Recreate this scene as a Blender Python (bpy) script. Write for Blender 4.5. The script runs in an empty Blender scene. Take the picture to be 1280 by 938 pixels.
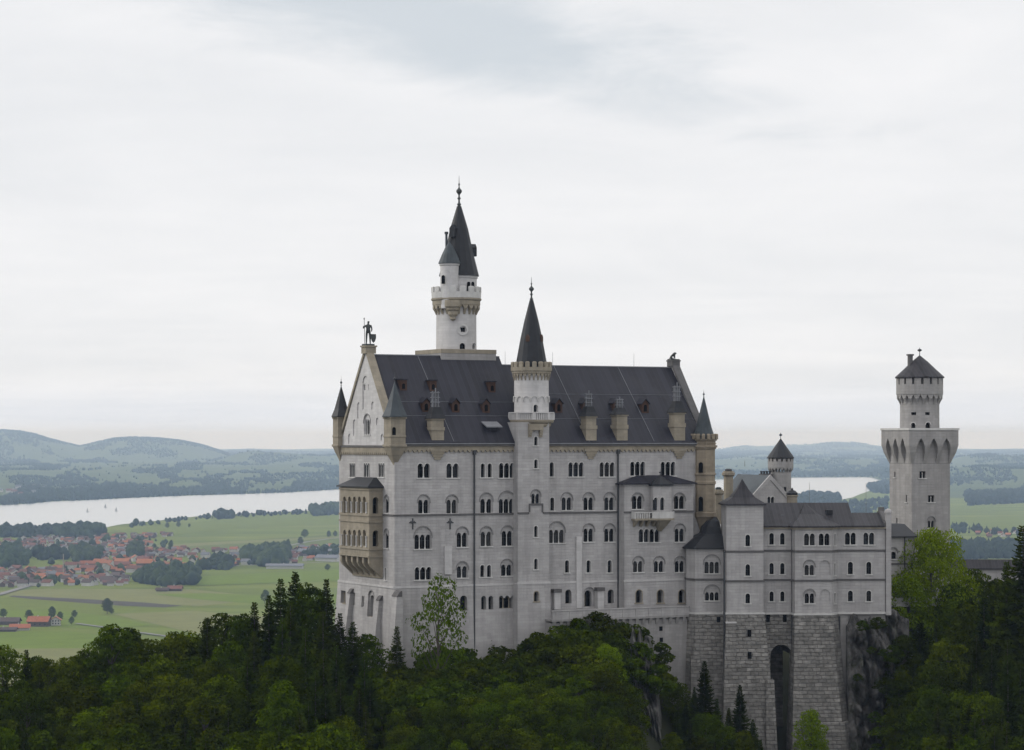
import bpy, bmesh, math, random
import numpy as np
from mathutils import Vector, Matrix

# ------------------------------------------------------------------ camera, sky, sun, exposure
S = bpy.context.scene
C = S.collection
H = 180.0            # eye height over the lake plain, metres
F = 3200.0           # focal length in photo pixels (1280 wide)
PX, PY = 640.0, 548.0
cam_d = bpy.data.cameras.new('camera')
cam = bpy.data.objects.new('camera', cam_d)
C.objects.link(cam)
cam.location = (0, 0, H)
cam.rotation_euler = (math.radians(90), 0, 0)
cam_d.sensor_width = 36
cam_d.lens = 36 * F / 1280
cam_d.shift_y = (PY - 469) / 1280
cam_d.clip_start = 1
cam_d.clip_end = 120000
S.camera = cam

SUN_EL, SUN_AZ = math.radians(30), math.radians(-82)     # azimuth from +Y towards +X: the sun glow sits in the west
world = bpy.data.worlds.new('World'); S.world = world
world.use_nodes = True
nt = world.node_tree; N = nt.nodes; L = nt.links
for n in list(N): N.remove(n)
def wn(t, **k):
    n = N.new(t)
    for a, b in k.items(): setattr(n, a, b)
    return n
def wmath(op, a, b=None, c=None, clamp=False):
    n = wn('ShaderNodeMath', operation=op, use_clamp=clamp)
    for i, v in enumerate((a, b, c)):
        if v is None: continue
        if isinstance(v, (int, float)): n.inputs[i].default_value = v
        else: L.new(v, n.inputs[i])
    return n.outputs[0]
out = wn('ShaderNodeOutputWorld'); bg = wn('ShaderNodeBackground')
L.new(bg.outputs[0], out.inputs[0])
sky = wn('ShaderNodeTexSky', sky_type='NISHITA')
sky.sun_disc = False; sky.sun_elevation = SUN_EL; sky.sun_rotation = SUN_AZ
geo = wn('ShaderNodeTexCoord')
sep = wn('ShaderNodeSeparateXYZ'); L.new(geo.outputs['Generated'], sep.inputs[0])
zc = wmath('MAXIMUM', sep.outputs[2], 0.0)
den = wmath('ADD', zc, 0.045)
cx = wmath('DIVIDE', sep.outputs[0], den); cy = wmath('DIVIDE', sep.outputs[1], den)
comb = wn('ShaderNodeCombineXYZ'); L.new(cx, comb.inputs[0]); L.new(cy, comb.inputs[1])
def cloud_noise(scale, detail, rough, loc, dist=0.0):
    m = wn('ShaderNodeMapping'); m.inputs['Location'].default_value = loc
    m.inputs['Scale'].default_value = (scale, scale, scale)
    L.new(comb.outputs[0], m.inputs[0])
    n = wn('ShaderNodeTexNoise'); n.inputs['Scale'].default_value = 1
    n.inputs['Detail'].default_value = detail; n.inputs['Roughness'].default_value = rough
    n.inputs['Distortion'].default_value = dist
    L.new(m.outputs[0], n.inputs['Vector'])
    return n.outputs['Fac']
n1 = cloud_noise(0.55, 6, 0.55, (3.1, 0.4, 0), 0.4)
comb2 = wn('ShaderNodeCombineXYZ'); L.new(wmath('MULTIPLY', sep.outputs[0], 11.0), comb2.inputs[0]); L.new(wmath('MULTIPLY', sep.outputs[2], 34.0), comb2.inputs[1]); L.new(wmath('MULTIPLY', sep.outputs[1], 2.0), comb2.inputs[2])
n2n = wn('ShaderNodeTexNoise'); n2n.inputs['Scale'].default_value = 1.0; n2n.inputs['Detail'].default_value = 7; n2n.inputs['Roughness'].default_value = 0.6; n2n.inputs['Distortion'].default_value = 0.5
L.new(comb2.outputs[0], n2n.inputs['Vector']); n2 = n2n.outputs['Fac']
n3 = cloud_noise(0.28, 3, 0.5, (1.2, 5.6, 0), 0.2)
# a thicker, greyer bank of cloud high over the palace
dx = wmath('DIVIDE', wmath('SUBTRACT', sep.outputs[0], -0.045), 0.16)
dz = wmath('DIVIDE', wmath('SUBTRACT', sep.outputs[2], wmath('MULTIPLY_ADD', sep.outputs[0], -0.24, 0.152)), 0.024)
rr = wmath('SQRT', wmath('ADD', wmath('MULTIPLY', dx, dx), wmath('MULTIPLY', dz, dz)))
rr = wmath('ADD', rr, wmath('MULTIPLY', wmath('SUBTRACT', n1, 0.5), 1.2))
rr = wmath('ADD', rr, wmath('MULTIPLY', wmath('SUBTRACT', n2, 0.5), 1.8))
bank = wn('ShaderNodeMapRange', interpolation_type='SMOOTHSTEP'); L.new(rr, bank.inputs[0])
bank.inputs[1].default_value = 0.25; bank.inputs[2].default_value = 1.25
bank.inputs[3].default_value = 1.0; bank.inputs[4].default_value = 0.0
ramp = wn('ShaderNodeMapRange'); ramp.inputs[1].default_value = 0.3; ramp.inputs[2].default_value = 0.7
L.new(wmath('ADD', wmath('MULTIPLY', n1, 0.45), wmath('ADD', wmath('MULTIPLY', n2, 0.3), wmath('MULTIPLY', n3, 0.25))), ramp.inputs[0])
mixc = wn('ShaderNodeMix', data_type='RGBA')
L.new(ramp.outputs[0], mixc.inputs[0])
mixc.inputs[6].default_value = (0.800, 0.818, 0.845, 1)
mixc.inputs[7].default_value = (0.985, 0.980, 0.990, 1)
mixb = wn('ShaderNodeMix', data_type='RGBA')
L.new(wmath('MULTIPLY', bank.outputs[0], 0.68), mixb.inputs[0])
L.new(mixc.outputs[2], mixb.inputs[6]); mixb.inputs[7].default_value = (0.560, 0.628, 0.690, 1)
# thin overcast: a little of the physical sky comes through the cloud sheet
skym = wn('ShaderNodeMix', data_type='RGBA', blend_type='MULTIPLY'); skym.inputs[0].default_value = 1
L.new(sky.outputs[0], skym.inputs[6]); skym.inputs[7].default_value = (0.1, 0.1, 0.1, 1)
mixs = wn('ShaderNodeMix', data_type='RGBA'); mixs.inputs[0].default_value = 0.97
L.new(skym.outputs[2], mixs.inputs[6]); L.new(mixb.outputs[2], mixs.inputs[7])
# an overcast sky is brighter overhead than at the horizon
zen = wn('ShaderNodeMapRange', interpolation_type='SMOOTHSTEP'); L.new(sep.outputs[2], zen.inputs[0])
for i_, q_ in enumerate((0.16, 0.75, 1.0, 1.5)): zen.inputs[i_ + 1].default_value = q_
hor = wn('ShaderNodeMapRange', interpolation_type='SMOOTHSTEP'); L.new(sep.outputs[2], hor.inputs[0])
for i_, q_ in enumerate((0.0, 0.026, 1.0, 0.0)): hor.inputs[i_ + 1].default_value = q_
mixh = wn('ShaderNodeMix', data_type='RGBA', blend_type='MULTIPLY'); L.new(hor.outputs[0], mixh.inputs[0]); L.new(mixs.outputs[2], mixh.inputs[6]); mixh.inputs[7].default_value = (0.93, 0.975, 1.06, 1)
L.new(mixh.outputs[2], bg.inputs[0]); L.new(zen.outputs[0], bg.inputs[1])
world.cycles.sampling_method = 'MANUAL'; world.cycles.sample_map_resolution = 256

sun_d = bpy.data.lights.new('sun', 'SUN'); sun = bpy.data.objects.new('sun', sun_d); C.objects.link(sun)
sun_d.energy = 1.5; sun_d.angle = math.radians(20); sun_d.color = (1, 0.965, 0.91)
sd = Vector((math.sin(SUN_AZ) * math.cos(SUN_EL), math.cos(SUN_AZ) * math.cos(SUN_EL), math.sin(SUN_EL)))
sun.rotation_euler = sd.to_track_quat('Z', 'Y').to_euler()

S.view_settings.view_transform = 'Standard'; S.view_settings.look = 'None'
S.view_settings.exposure = 0.0; S.view_settings.gamma = 1.0; S.view_settings.use_curve_mapping = False
S.cycles.max_bounces = 6; S.cycles.diffuse_bounces = 3; S.cycles.glossy_bounces = 2
S.cycles.transmission_bounces = 2; S.cycles.volume_bounces = 0; S.cycles.transparent_max_bounces = 4
S.cycles.use_denoising = True

# ------------------------------------------------------------------ materials
def mat(name, col, rough=0.8, var=0.0, vscale=1.0, col2=None, brick=None, streak=0.0, seams=None, bump=0.0,
        rnd=0.0, spec=0.3, metallic=0.0, transl=None, stain=None):
    m = bpy.data.materials.new(name); m.use_nodes = True
    t = m.node_tree; nn = t.nodes; ll = t.links
    b = nn['Principled BSDF']
    b.inputs['Roughness'].default_value = rough; b.inputs['Specular IOR Level'].default_value = spec
    b.inputs['Metallic'].default_value = metallic
    tc = nn.new('ShaderNodeTexCoord')
    cur = None
    rgb = nn.new('ShaderNodeRGB'); rgb.outputs[0].default_value = (*col, 1); cur = rgb.outputs[0]
    height = None
    def mixn(fac, a, bcol, mode='MIX'):
        x = nn.new('ShaderNodeMix'); x.data_type = 'RGBA'; x.blend_type = mode
        if isinstance(fac, (int, float)): x.inputs[0].default_value = fac
        else: ll.new(fac, x.inputs[0])
        ll.new(a, x.inputs[6])
        if isinstance(bcol, tuple): x.inputs[7].default_value = (*bcol, 1)
        else: ll.new(bcol, x.inputs[7])
        return x.outputs[2]
    def noise(scale, detail=4, vec=None, rough=0.6):
        n = nn.new('ShaderNodeTexNoise'); n.inputs['Scale'].default_value = scale
        n.inputs['Detail'].default_value = detail; n.inputs['Roughness'].default_value = rough
        ll.new(vec if vec is not None else tc.outputs['Object'], n.inputs['Vector'])
        return n.outputs['Fac']
    def rng(v, a, b2, c0, d):
        n = nn.new('ShaderNodeMapRange'); ll.new(v, n.inputs[0])
        for i, q in enumerate((a, b2, c0, d)): n.inputs[i + 1].default_value = q
        return n.outputs[0]
    if var or col2:
        c2 = col2 or tuple(c * (1 - var) for c in col)
        cur = mixn(rng(noise(vscale), 0.35, 0.65, 0, 1), cur, c2)
    def facade():
        s = nn.new('ShaderNodeSeparateXYZ'); ll.new(tc.outputs['Object'], s.inputs[0])
        a = nn.new('ShaderNodeMath'); a.operation = 'ADD'; ll.new(s.outputs[0], a.inputs[0]); ll.new(s.outputs[1], a.inputs[1])
        c = nn.new('ShaderNodeCombineXYZ'); ll.new(a.outputs[0], c.inputs[0]); ll.new(s.outputs[2], c.inputs[1])
        return c.outputs[0]
    if brick:
        bw, bh, mort, dark, amount = brick
        fv = facade()
        # uneven courses: the coordinates wander a little
        wob = nn.new('ShaderNodeVectorMath'); wob.operation = 'MULTIPLY_ADD'
        wn_ = nn.new('ShaderNodeTexNoise'); wn_.inputs['Scale'].default_value = 0.7; ll.new(tc.outputs['Object'], wn_.inputs['Vector'])
        ll.new(wn_.outputs['Color'], wob.inputs[0]); wob.inputs[1].default_value = (bw * 0.5, bh * 0.5, 0); ll.new(fv, wob.inputs[2])
        bt = nn.new('ShaderNodeTexBrick'); ll.new(wob.outputs[0], bt.inputs['Vector'])
        bt.inputs['Scale'].default_value = 1; bt.inputs['Brick Width'].default_value = bw
        bt.inputs['Row Height'].default_value = bh; bt.inputs['Mortar Size'].default_value = mort
        bt.inputs['Mortar Smooth'].default_value = 0.6; bt.inputs['Bias'].default_value = 0
        bt.inputs['Color1'].default_value = (1, 1, 1, 1); bt.inputs['Color2'].default_value = (amount, amount, amount, 1)
        bt.inputs['Mortar'].default_value = (dark, dark, dark, 1)
        cur = mixn(1.0, cur, bt.outputs['Color'], 'MULTIPLY')
        if bump: height = bt.outputs['Fac']
    if streak:
        mp = nn.new('ShaderNodeMapping'); mp.inputs['Scale'].default_value = (0.75, 0.75, 0.085); ll.new(tc.outputs['Object'], mp.inputs[0])
        cur = mixn(rng(noise(1.0, 5, mp.outputs[0], 0.65), 0.42, 0.72, 0, streak), cur, tuple(c * 0.45 for c in col))
        mp2 = nn.new('ShaderNodeMapping'); mp2.inputs['Scale'].default_value = (0.05, 0.05, 0.12); ll.new(tc.outputs['Object'], mp2.inputs[0])
        cur = mixn(rng(noise(1.0, 3, mp2.outputs[0], 0.6), 0.35, 0.7, 0, streak * 0.6), cur, tuple(c * 0.68 for c in col))
    if stain:
        cur = mixn(rng(noise(stain[0], 6, None, 0.7), 0.5, 0.68, 0, stain[1]), cur, stain[2])
    if seams:
        sp, axis, depth = seams
        s = nn.new('ShaderNodeSeparateXYZ'); ll.new(tc.outputs['Object'], s.inputs[0])
        src = s.outputs[axis]
        md = nn.new('ShaderNodeMath'); md.operation = 'PINGPONG'; ll.new(src, md.inputs[0]); md.inputs[1].default_value = sp / 2
        line = rng(md.outputs[0], 0.0, 0.075, depth, 0)
        fl = nn.new('ShaderNodeMath'); fl.operation = 'FLOOR'
        dv = nn.new('ShaderNodeMath'); dv.operation = 'DIVIDE'; ll.new(src, dv.inputs[0]); dv.inputs[1].default_value = sp
        ll.new(dv.outputs[0], fl.inputs[0])
        wnz = nn.new('ShaderNodeTexWhiteNoise'); wnz.noise_dimensions = '1D'; ll.new(fl.outputs[0], wnz.inputs['W'])
        cur = mixn(rng(wnz.outputs['Value'], 0, 1, 0, 0.5), cur, tuple(min(1, c * 1.9) for c in col))
        cur = mixn(line, cur, tuple(min(1, c * 2.6) for c in col))
    if rnd:
        oi = nn.new('ShaderNodeObjectInfo')
        hs = nn.new('ShaderNodeHueSaturation'); ll.new(cur, hs.inputs['Color'])
        ll.new(rng(oi.outputs['Random'], 0, 1, 1 - rnd, 1 + rnd), hs.inputs['Value'])
        ml = nn.new('ShaderNodeMath'); ml.operation = 'FRACT'
        m7 = nn.new('ShaderNodeMath'); m7.operation = 'MULTIPLY'; ll.new(oi.outputs['Random'], m7.inputs[0]); m7.inputs[1].default_value = 7.13
        ll.new(m7.outputs[0], ml.inputs[0])
        ll.new(rng(ml.outputs[0], 0, 1, 0.5 - 0.01 * rnd, 0.5 + 0.07 * rnd), hs.inputs['Hue'])
        cur = hs.outputs[0]
    ll.new(cur, b.inputs['Base Color'])
    if bump:
        bn = nn.new('ShaderNodeBump'); bn.inputs['Strength'].default_value = 1.0; bn.inputs['Distance'].default_value = bump
        hn = noise(2.5 if brick else vscale * 3, 5)
        if height is not None:
            inv = nn.new('ShaderNodeMath'); inv.operation = 'MULTIPLY_ADD'; ll.new(height, inv.inputs[0]); inv.inputs[1].default_value = -1.0; ll.new(hn, inv.inputs[2])
            ll.new(inv.outputs[0], bn.inputs['Height'])
        else: ll.new(hn, bn.inputs['Height'])
        ll.new(bn.outputs[0], b.inputs['Normal'])
    if transl:
        tr = nn.new('ShaderNodeBsdfTranslucent'); ll.new(mixn(1.0, cur, (1.5, 1.5, 0.7), 'MULTIPLY'), tr.inputs[0])
        ms = nn.new('ShaderNodeMixShader'); ms.inputs[0].default_value = transl
        ll.new(b.outputs[0], ms.inputs[1]); ll.new(tr.outputs[0], ms.inputs[2])
        ll.new(ms.outputs[0], nn['Material Output'].inputs[0])
    return m

M = dict(
    lime=mat('limestone', (0.435, 0.420, 0.416), 0.85, 0.17, 0.35, brick=(1.5, 0.45, 0.025, 0.80, 0.84), streak=0.58, bump=0.02),
    pale=mat('pale_limestone', (0.53, 0.515, 0.51), 0.85, 0.14, 0.5, brick=(1.3, 0.42, 0.02, 0.80, 0.86), streak=0.4),
    grey=mat('grey_limestone', (0.345, 0.332, 0.325), 0.85, 0.14, 0.4, brick=(1.4, 0.48, 0.025, 0.80, 0.84), streak=0.6, bump=0.02),
    trim=mat('stone_trim', (0.52, 0.51, 0.495), 0.8, 0.15, 1.2, streak=0.3),
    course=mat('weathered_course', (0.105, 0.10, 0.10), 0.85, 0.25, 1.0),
    sand=mat('sandstone', (0.310, 0.272, 0.212), 0.85, 0.22, 0.7, brick=(1.1, 0.45, 0.02, 0.8, 0.85), streak=0.5),
    paint=mat('warm_sandstone', (0.285, 0.238, 0.178), 0.85, 0.25, 0.6, brick=(1.0, 0.45, 0.02, 0.8, 0.8), streak=0.45),
    rustic=mat('rusticated_stone', (0.335, 0.320, 0.300), 0.9, 0.55, 0.9, brick=(1.35, 0.60, 0.06, 0.48, 0.55), streak=0.55, bump=0.22),
    slate=mat('slate_metal', (0.016, 0.0158, 0.0225), 0.5, 0.30, 0.25, seams=(0.85, 0, 0.4), stain=(0.22, 0.45, (0.034, 0.032, 0.036)), spec=0.2),
    slate2=mat('slate_shingle', (0.023, 0.0215, 0.025), 0.55, 0.45, 0.8, seams=(0.6, 0, 0.5), spec=0.2),
    cone=mat('spire_slate', (0.017, 0.018, 0.022), 0.5, 0.35, 0.7, spec=0.25),
    copper=mat('weathered_copper', (0.042, 0.053, 0.061), 0.55, 0.35, 0.6, stain=(0.8, 0.5, (0.032, 0.038, 0.045))),
    hood=mat('shaded_moulding', (0.20, 0.193, 0.192), 0.85, 0.2, 1.0),  # dark colour stands in for the shade line round recessed arch heads
    glass=mat('dark_glass', (0.006, 0.0065, 0.008), 0.4, 0.4, 0.4, spec=0.03),
    glassb=mat('blue_grey_glass', (0.012, 0.014, 0.018), 0.2, 0.4, 0.5, spec=0.15),
    curtain=mat('pale_curtain_behind_glass', (0.035, 0.034, 0.033), 0.3, 0.6, 0.9, spec=0.1),
    wood=mat('dormer_wood', (0.068, 0.034, 0.022), 0.75, 0.35, 2.0),
    iron=mat('iron', (0.045, 0.047, 0.052), 0.6, 0.2, 2.0),
    zinc=mat('zinc', (0.17, 0.175, 0.19), 0.55, 0.2, 1.0),
    bronze=mat('bronze_patina', (0.050, 0.055, 0.055), 0.6, 0.3, 3.0),
)
# ------------------------------------------------------------------ geometry helpers
class Frame:
    """A building's own axes: u along its front, v into the depth, z world height."""
    def __init__(s, x, y, deg):
        s.x, s.y, s.t = x, y, math.radians(deg); s.c, s.s = math.cos(s.t), math.sin(s.t)
    def w(s, u, v): return (s.x + u * s.c - v * s.s, s.y + u * s.s + v * s.c)
    def depth_z(s, u, v, py): return H - (py - PY) / F * s.w(u, v)[1]
class Face:
    """A vertical plane: o + a*d, inward normal n (2-D, in the frame's axes)."""
    def __init__(s, fr, o, d, n):
        l = math.hypot(*d); l2 = math.hypot(*n)
        s.fr, s.o, s.d, s.n = fr, o, (d[0] / l, d[1] / l), (n[0] / l2, n[1] / l2)
    def pt(s, a, z, dep=0.0): return (s.o[0] + a * s.d[0] + dep * s.n[0], s.o[1] + a * s.d[1] + dep * s.n[1], z)
    def sv(s, px, py):
        k = (px - PX) / F
        ox, oy = s.fr.w(*s.o); p2 = s.fr.w(s.o[0] + s.d[0], s.o[1] + s.d[1]); dx, dy = p2[0] - ox, p2[1] - oy
        a = (k * oy - ox) / (dx - k * dy)
        return a, H - (py - PY) / F * (oy + a * dy)
    def u(s, px): return s.sv(px, PY)[0]
def south(fr, v=0.0): return Face(fr, (0, v), (1, 0), (0, 1))
def west(fr, u=0.0): return Face(fr, (u, 0), (0, 1), (1, 0))

class Thing:
    def __init__(s, name, label, cat, fr, zb, u=0, v=0, group=None):
        s.o = bpy.data.objects.new(name, None); C.objects.link(s.o)
        x, y = fr.w(u, v)
        s.o.location = (x, y, zb); s.o.rotation_euler = (0, 0, fr.t)
        s.o['label'] = label; s.o['category'] = cat
        if group: s.o['group'] = group
        s.off = (u, v, zb); s.o.empty_display_size = 1
class MB:
    def __init__(s): s.v = []; s.f = []
    def add(s, vs, fs):
        b = len(s.v); s.v += [tuple(p) for p in vs]; s.f += [tuple(i + b for i in f) for f in fs]; return s
    def box(s, x0, x1, y0, y1, z0, z1):
        return s.add([(x0,y0,z0),(x1,y0,z0),(x1,y1,z0),(x0,y1,z0),(x0,y0,z1),(x1,y0,z1),(x1,y1,z1),(x0,y1,z1)],
                     [(0,3,2,1),(4,5,6,7),(0,1,5,4),(1,2,6,5),(2,3,7,6),(3,0,4,7)])
    def loft(s, rings, cap=True):
        n = len(rings[0]); vs = [p for r in rings for p in r]; fs = []
        for i in range(len(rings) - 1):
            for j in range(n):
                k = (j + 1) % n
                fs.append((i*n+j, i*n+k, (i+1)*n+k, (i+1)*n+j))
        if cap: fs += [tuple(range(n))[::-1], tuple(range((len(rings)-1)*n, len(rings)*n))]
        return s.add(vs, fs)
    def prism(s, poly, z0, z1): return s.loft([[(x, y, z0) for x, y in poly], [(x, y, z1) for x, y in poly]])
    def plate(s, face, poly, d0, d1):
        """poly in (a,z) on a face, extruded from depth d0 to d1"""
        return s.loft([[face.pt(a, z, d0) for a, z in poly], [face.pt(a, z, d1) for a, z in poly]])
    def fbox(s, face, a0, a1, z0, z1, d0, d1): return s.plate(face, [(a0,z0),(a1,z0),(a1,z1),(a0,z1)], d0, d1)
    def lathe(s, prof, cx, cy, n=24, ph=0.0):
        prof = [(max(r, 0.004), z) for r, z in prof]
        return s.loft([[(cx + r*math.cos(ph+2*math.pi*i/n), cy + r*math.sin(ph+2*math.pi*i/n), z) for i in range(n)] for r, z in prof])
    def tube(s, p0, p1, r0, r1=None, n=6):
        r1 = r0 if r1 is None else r1
        p0, p1 = Vector(p0), Vector(p1); d = (p1 - p0).normalized()
        a = d.orthogonal().normalized(); b = d.cross(a)
        ring = lambda p, r: [p + (a*math.cos(2*math.pi*i/n) + b*math.sin(2*math.pi*i/n))*r for i in range(n)]
        return s.loft([ring(p0, r0), ring(p1, r1)])
    def build(s, name, m, th=None, parent=None, smooth=False, off=None):
        if th is not None and off is None: off = th.off
        off = off or (0, 0, 0)
        me = bpy.data.meshes.new(name)
        me.from_pydata([(p[0]-off[0], p[1]-off[1], p[2]-off[2]) for p in s.v], [], s.f)
        bm = bmesh.new(); bm.from_mesh(me)
        bmesh.ops.recalc_face_normals(bm, faces=bm.faces); bm.to_mesh(me); bm.free()
        if isinstance(m, (list, tuple)):
            for q in m: me.materials.append(q)
        elif m is not None: me.materials.append(m)
        if smooth:
            for p in me.polygons: p.use_smooth = True
            me.set_sharp_from_angle(angle=math.radians(35))
        o = bpy.data.objects.new(name, me); C.objects.link(o)
        par = parent or (th.o if th is not None else None)
        if par is not None: o.parent = par
        return o
def cut(o, th, *cutters):
    """real openings: subtract the collected prisms from a wall"""
    for mb in cutters:
        if not mb.v: continue
        c = mb.build('cutter', None, th)
        md = o.modifiers.new('b', 'BOOLEAN'); md.operation = 'DIFFERENCE'; md.solver = 'EXACT'; md.object = c
        bpy.context.view_layer.update()
        ev = o.evaluated_get(bpy.context.evaluated_depsgraph_get())
        me = bpy.data.meshes.new_from_object(ev)
        o.modifiers.remove(md); old = o.data; o.data = me; me.name = old.name
        bpy.data.objects.remove(c)

def arc(cx, cz, r, a0, a1, n):
    return [(cx + r*math.cos(a0 + (a1-a0)*i/n), cz + r*math.sin(a0 + (a1-a0)*i/n)) for i in range(n+1)]
def lights_poly(ac, zb, zt, nl, lw, gap, seg=5):
    W = nl*lw + (nl-1)*gap; a0 = ac - W/2; zs = zt - lw/2
    P = [(a0, zb), (a0+W, zb)]
    for i in reversed(range(nl)):
        P += arc(a0 + i*(lw+gap) + lw/2, zs, lw/2, 0, math.pi, seg)
    return P
def ring_poly(ac, zb, zs, r0, r1, seg=10):
    """an arch band: outer arc then inner arc"""
    return [(ac+r1, zb)] + arc(ac, zs, r1, 0, math.pi, seg) + [(ac-r1, zb), (ac-r0, zb)] + arc(ac, zs, r0, math.pi, 0, seg) + [(ac+r0, zb)]

class Openings:
    """collects the openings of one wall mesh, then cuts them and sets windows in"""
    def __init__(s, th): s.th = th; s.shallow = MB(); s.deep = MB(); s.todo = []
    def win(s, face, px, yt, yb, nl=1, lw=0.72, gap=0.26, hood=None, hoodw=0.0, trim='trim', depth=0.5, sill=True,
            pane='glass', name='window', dep0=0.0, flat=False, skew=0.0):
        ac, zt = face.sv(px, yt); _, zb = face.sv(px, yb)
        W = nl*lw + (nl-1)*gap
        P = [(ac-W/2, zb), (ac+W/2, zb), (ac+W/2, zt), (ac-W/2, zt)] if flat else lights_poly(ac, zb, zt, nl, lw, gap)
        s.deep.plate(face, P, dep0 - 1.2, dep0 + depth)
        mb = MB(); hm_ = None
        zs = zt - lw/2
        if hood is not None:
            zh = face.sv(px, hood)[1]; r = W/2 + 0.16 + hoodw
            zsp = zh - r
            s.shallow.plate(face, [(ac-r, zb-0.02), (ac+r, zb-0.02)] + arc(ac, zsp, r, 0, math.pi, 10), dep0-1.2, dep0+0.17)
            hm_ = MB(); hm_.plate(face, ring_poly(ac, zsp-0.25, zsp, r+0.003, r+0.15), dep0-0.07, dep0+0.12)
        elif not flat:
            for i in range(nl):
                c = ac - W/2 + i*(lw+gap) + lw/2
                mb.plate(face, ring_poly(c, zs if nl > 1 or not sill else zb, zs, lw/2+0.003, lw/2+0.12, 7), dep0-0.05, dep0+0.1)
        d1 = 0.17 if hood is not None else 0.0
        for i in range(nl-1):            # colonnettes
            c = ac - W/2 + (i+1)*(lw+gap) - gap/2
            x, y, _ = face.pt(c, 0, dep0+d1+0.14)
            mb.lathe([(gap*0.5, zb-0.05), (gap*0.5, zb+0.14), (gap*0.34, zb+0.2), (gap*0.30, zs-0.22), (gap*0.62, zs-0.03), (gap*0.62, zs+0.03)], x, y, 6)
        if sill: mb.fbox(face, ac-W/2-0.25, ac+W/2+0.25, zb-0.16, zb+0.003, dep0-0.14, dep0+depth-0.1)
        if not mb.v: mb.fbox(face, ac-W/2-0.003, ac-W/2+0.06, zb, zs, dep0+0.06, dep0+0.2)
        s.todo.append((name, (mb, hm_), M[trim], face, P, dep0+depth-0.03, M[pane], (ac, zb, zs, W, nl, lw, gap)))
    def niche(s, face, px, yt, yb, wpx=None, w=None, dep=0.16):
        ac, zt = face.sv(px, yt); _, zb = face.sv(px, yb)
        if w is None: w = abs(face.u(px+wpx/2) - face.u(px-wpx/2))
        s.shallow.plate(face, [(ac-w/2, zb), (ac+w/2, zb)] + arc(ac, zt-w/2, w/2, 0, math.pi, 8), -1.0, dep)
    def done(s, wall, smooth=False):
        cut(wall, s.th, s.shallow, s.deep)
        for name, mb, m, face, P, d, pm, q in s.todo:
            mb, hm_ = mb; o = mb.build(name, m, s.th)
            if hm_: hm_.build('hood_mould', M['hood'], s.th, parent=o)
            p = MB(); p.plate(face, [(q[0] + (a-q[0])*0.996, z) for a, z in P], d-0.02, d+0.024)
            p.build('pane', pm if pm is not M['glass'] else M[random.choices(['glass', 'glassb', 'curtain'], [.74, .16, .10])[0]], s.th, parent=o)
            # thin glazing bars
            g = MB(); ac, zb, zs, W, nl, lw, gap = q
            for i in range(nl):
                c = ac - W/2 + i*(lw+gap) + lw/2
                g.fbox(face, c-0.025, c+0.025, zb+0.02, zs+lw*0.45, d-0.06, d-0.021)
            zz = zb + (zs-zb)*0.66
            g.fbox(face, ac-W/2+0.01, ac+W/2-0.01, zz, zz+0.05, d-0.062, d-0.023)
            g.build('glazing_bars', M['iron'], s.th, parent=o)
def scale_ring(poly, z, k, cx, cy): return [(cx + (x-cx)*k, cy + (y-cy)*k, z) for x, y in poly]
def finial(cx, cy, z0, z1, k=1.0):
    h = z1 - z0; mb = MB()
    mb.lathe([(.16*k,z0-.3),(.17*k,z0+.02*h),(.32*k,z0+.07*h),(.14*k,z0+.12*h),(.12*k,z0+.22*h),(.26*k,z0+.26*h),(.12*k,z0+.31*h),(.12*k,z0+.38*h),
              (.40*k,z0+.47*h),(.40*k,z0+.52*h),(.12*k,z0+.60*h),(.06*k,z0+.66*h),(.14*k,z0+.72*h),(.05*k,z0+.76*h),(.02*k,z1)], cx, cy, 10)
    return mb
def merlons(mb, cx, cy, r0, r1, z0, z1, n, frac=0.55, ph=0.0):
    for i in range(n):
        a = ph + 2*math.pi*(i+.5)/n; da = math.pi/n*frac
        q = [(cx+r*math.cos(t), cy+r*math.sin(t)) for r, t in ((r0,a-da),(r1,a-da),(r1,a+da),(r0,a+da))]
        zt = z1 + 0.10
        mb.loft([[(*p, z0) for p in q], [(*p, z1) for p in q], [(sum(p[0] for p in q)/4*.5+p[0]*.5, sum(p[1] for p in q)/4*.5+p[1]*.5, zt) for p in q]])
def corbels(mb, cx, cy, r0, r1, z0, z1, n, ph=0.0, frac=0.34, arch=True):
    """stone brackets that carry a ring, each a stepped block; small arches between them"""
    for i in range(n):
        a = ph + 2*math.pi*i/n; da = math.pi/n*frac*2
        def q(r, z, k=1.0): return [(cx+rr*math.cos(t), cy+rr*math.sin(t), z) for rr, t in ((r0-.12,a-da*k),(r,a-da*k),(r,a+da*k),(r0-.12,a+da*k))]
        mb.loft([q(r0+.04, z0, .5), q(r0+(r1-r0)*.4, z0+(z1-z0)*.3, .55), q(r1-.06, z0+(z1-z0)*.62, .62), q(r1-.04, z1-.002, 1.45 if arch else 1)])
def frieze(mb, face, a0, a1, zt, h=0.75, step=0.8, d=0.22, band=0.3):
    """round-arched corbel table under eaves: a band with a row of hanging blocks"""
    mb.fbox(face, a0, a1, zt-band, zt, -d, 0.05)
    n = max(1, int(round((a1-a0)/step))); st = (a1-a0)/n
    for i in range(n):
        c = a0 + (i+.5)*st
        P = [(c-st*.5, zt-band-.003), (c-st*.5, zt-band-.14)] + arc(c-st*.5, zt-h+.12, .001, 0, .001, 1)[:0] + [(c-st*.15, zt-h), (c+st*.15, zt-h), (c+st*.5, zt-band-.14), (c+st*.5, zt-band-.003)]
        mb.plate(face, P, -d+.004, 0.04)
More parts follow.
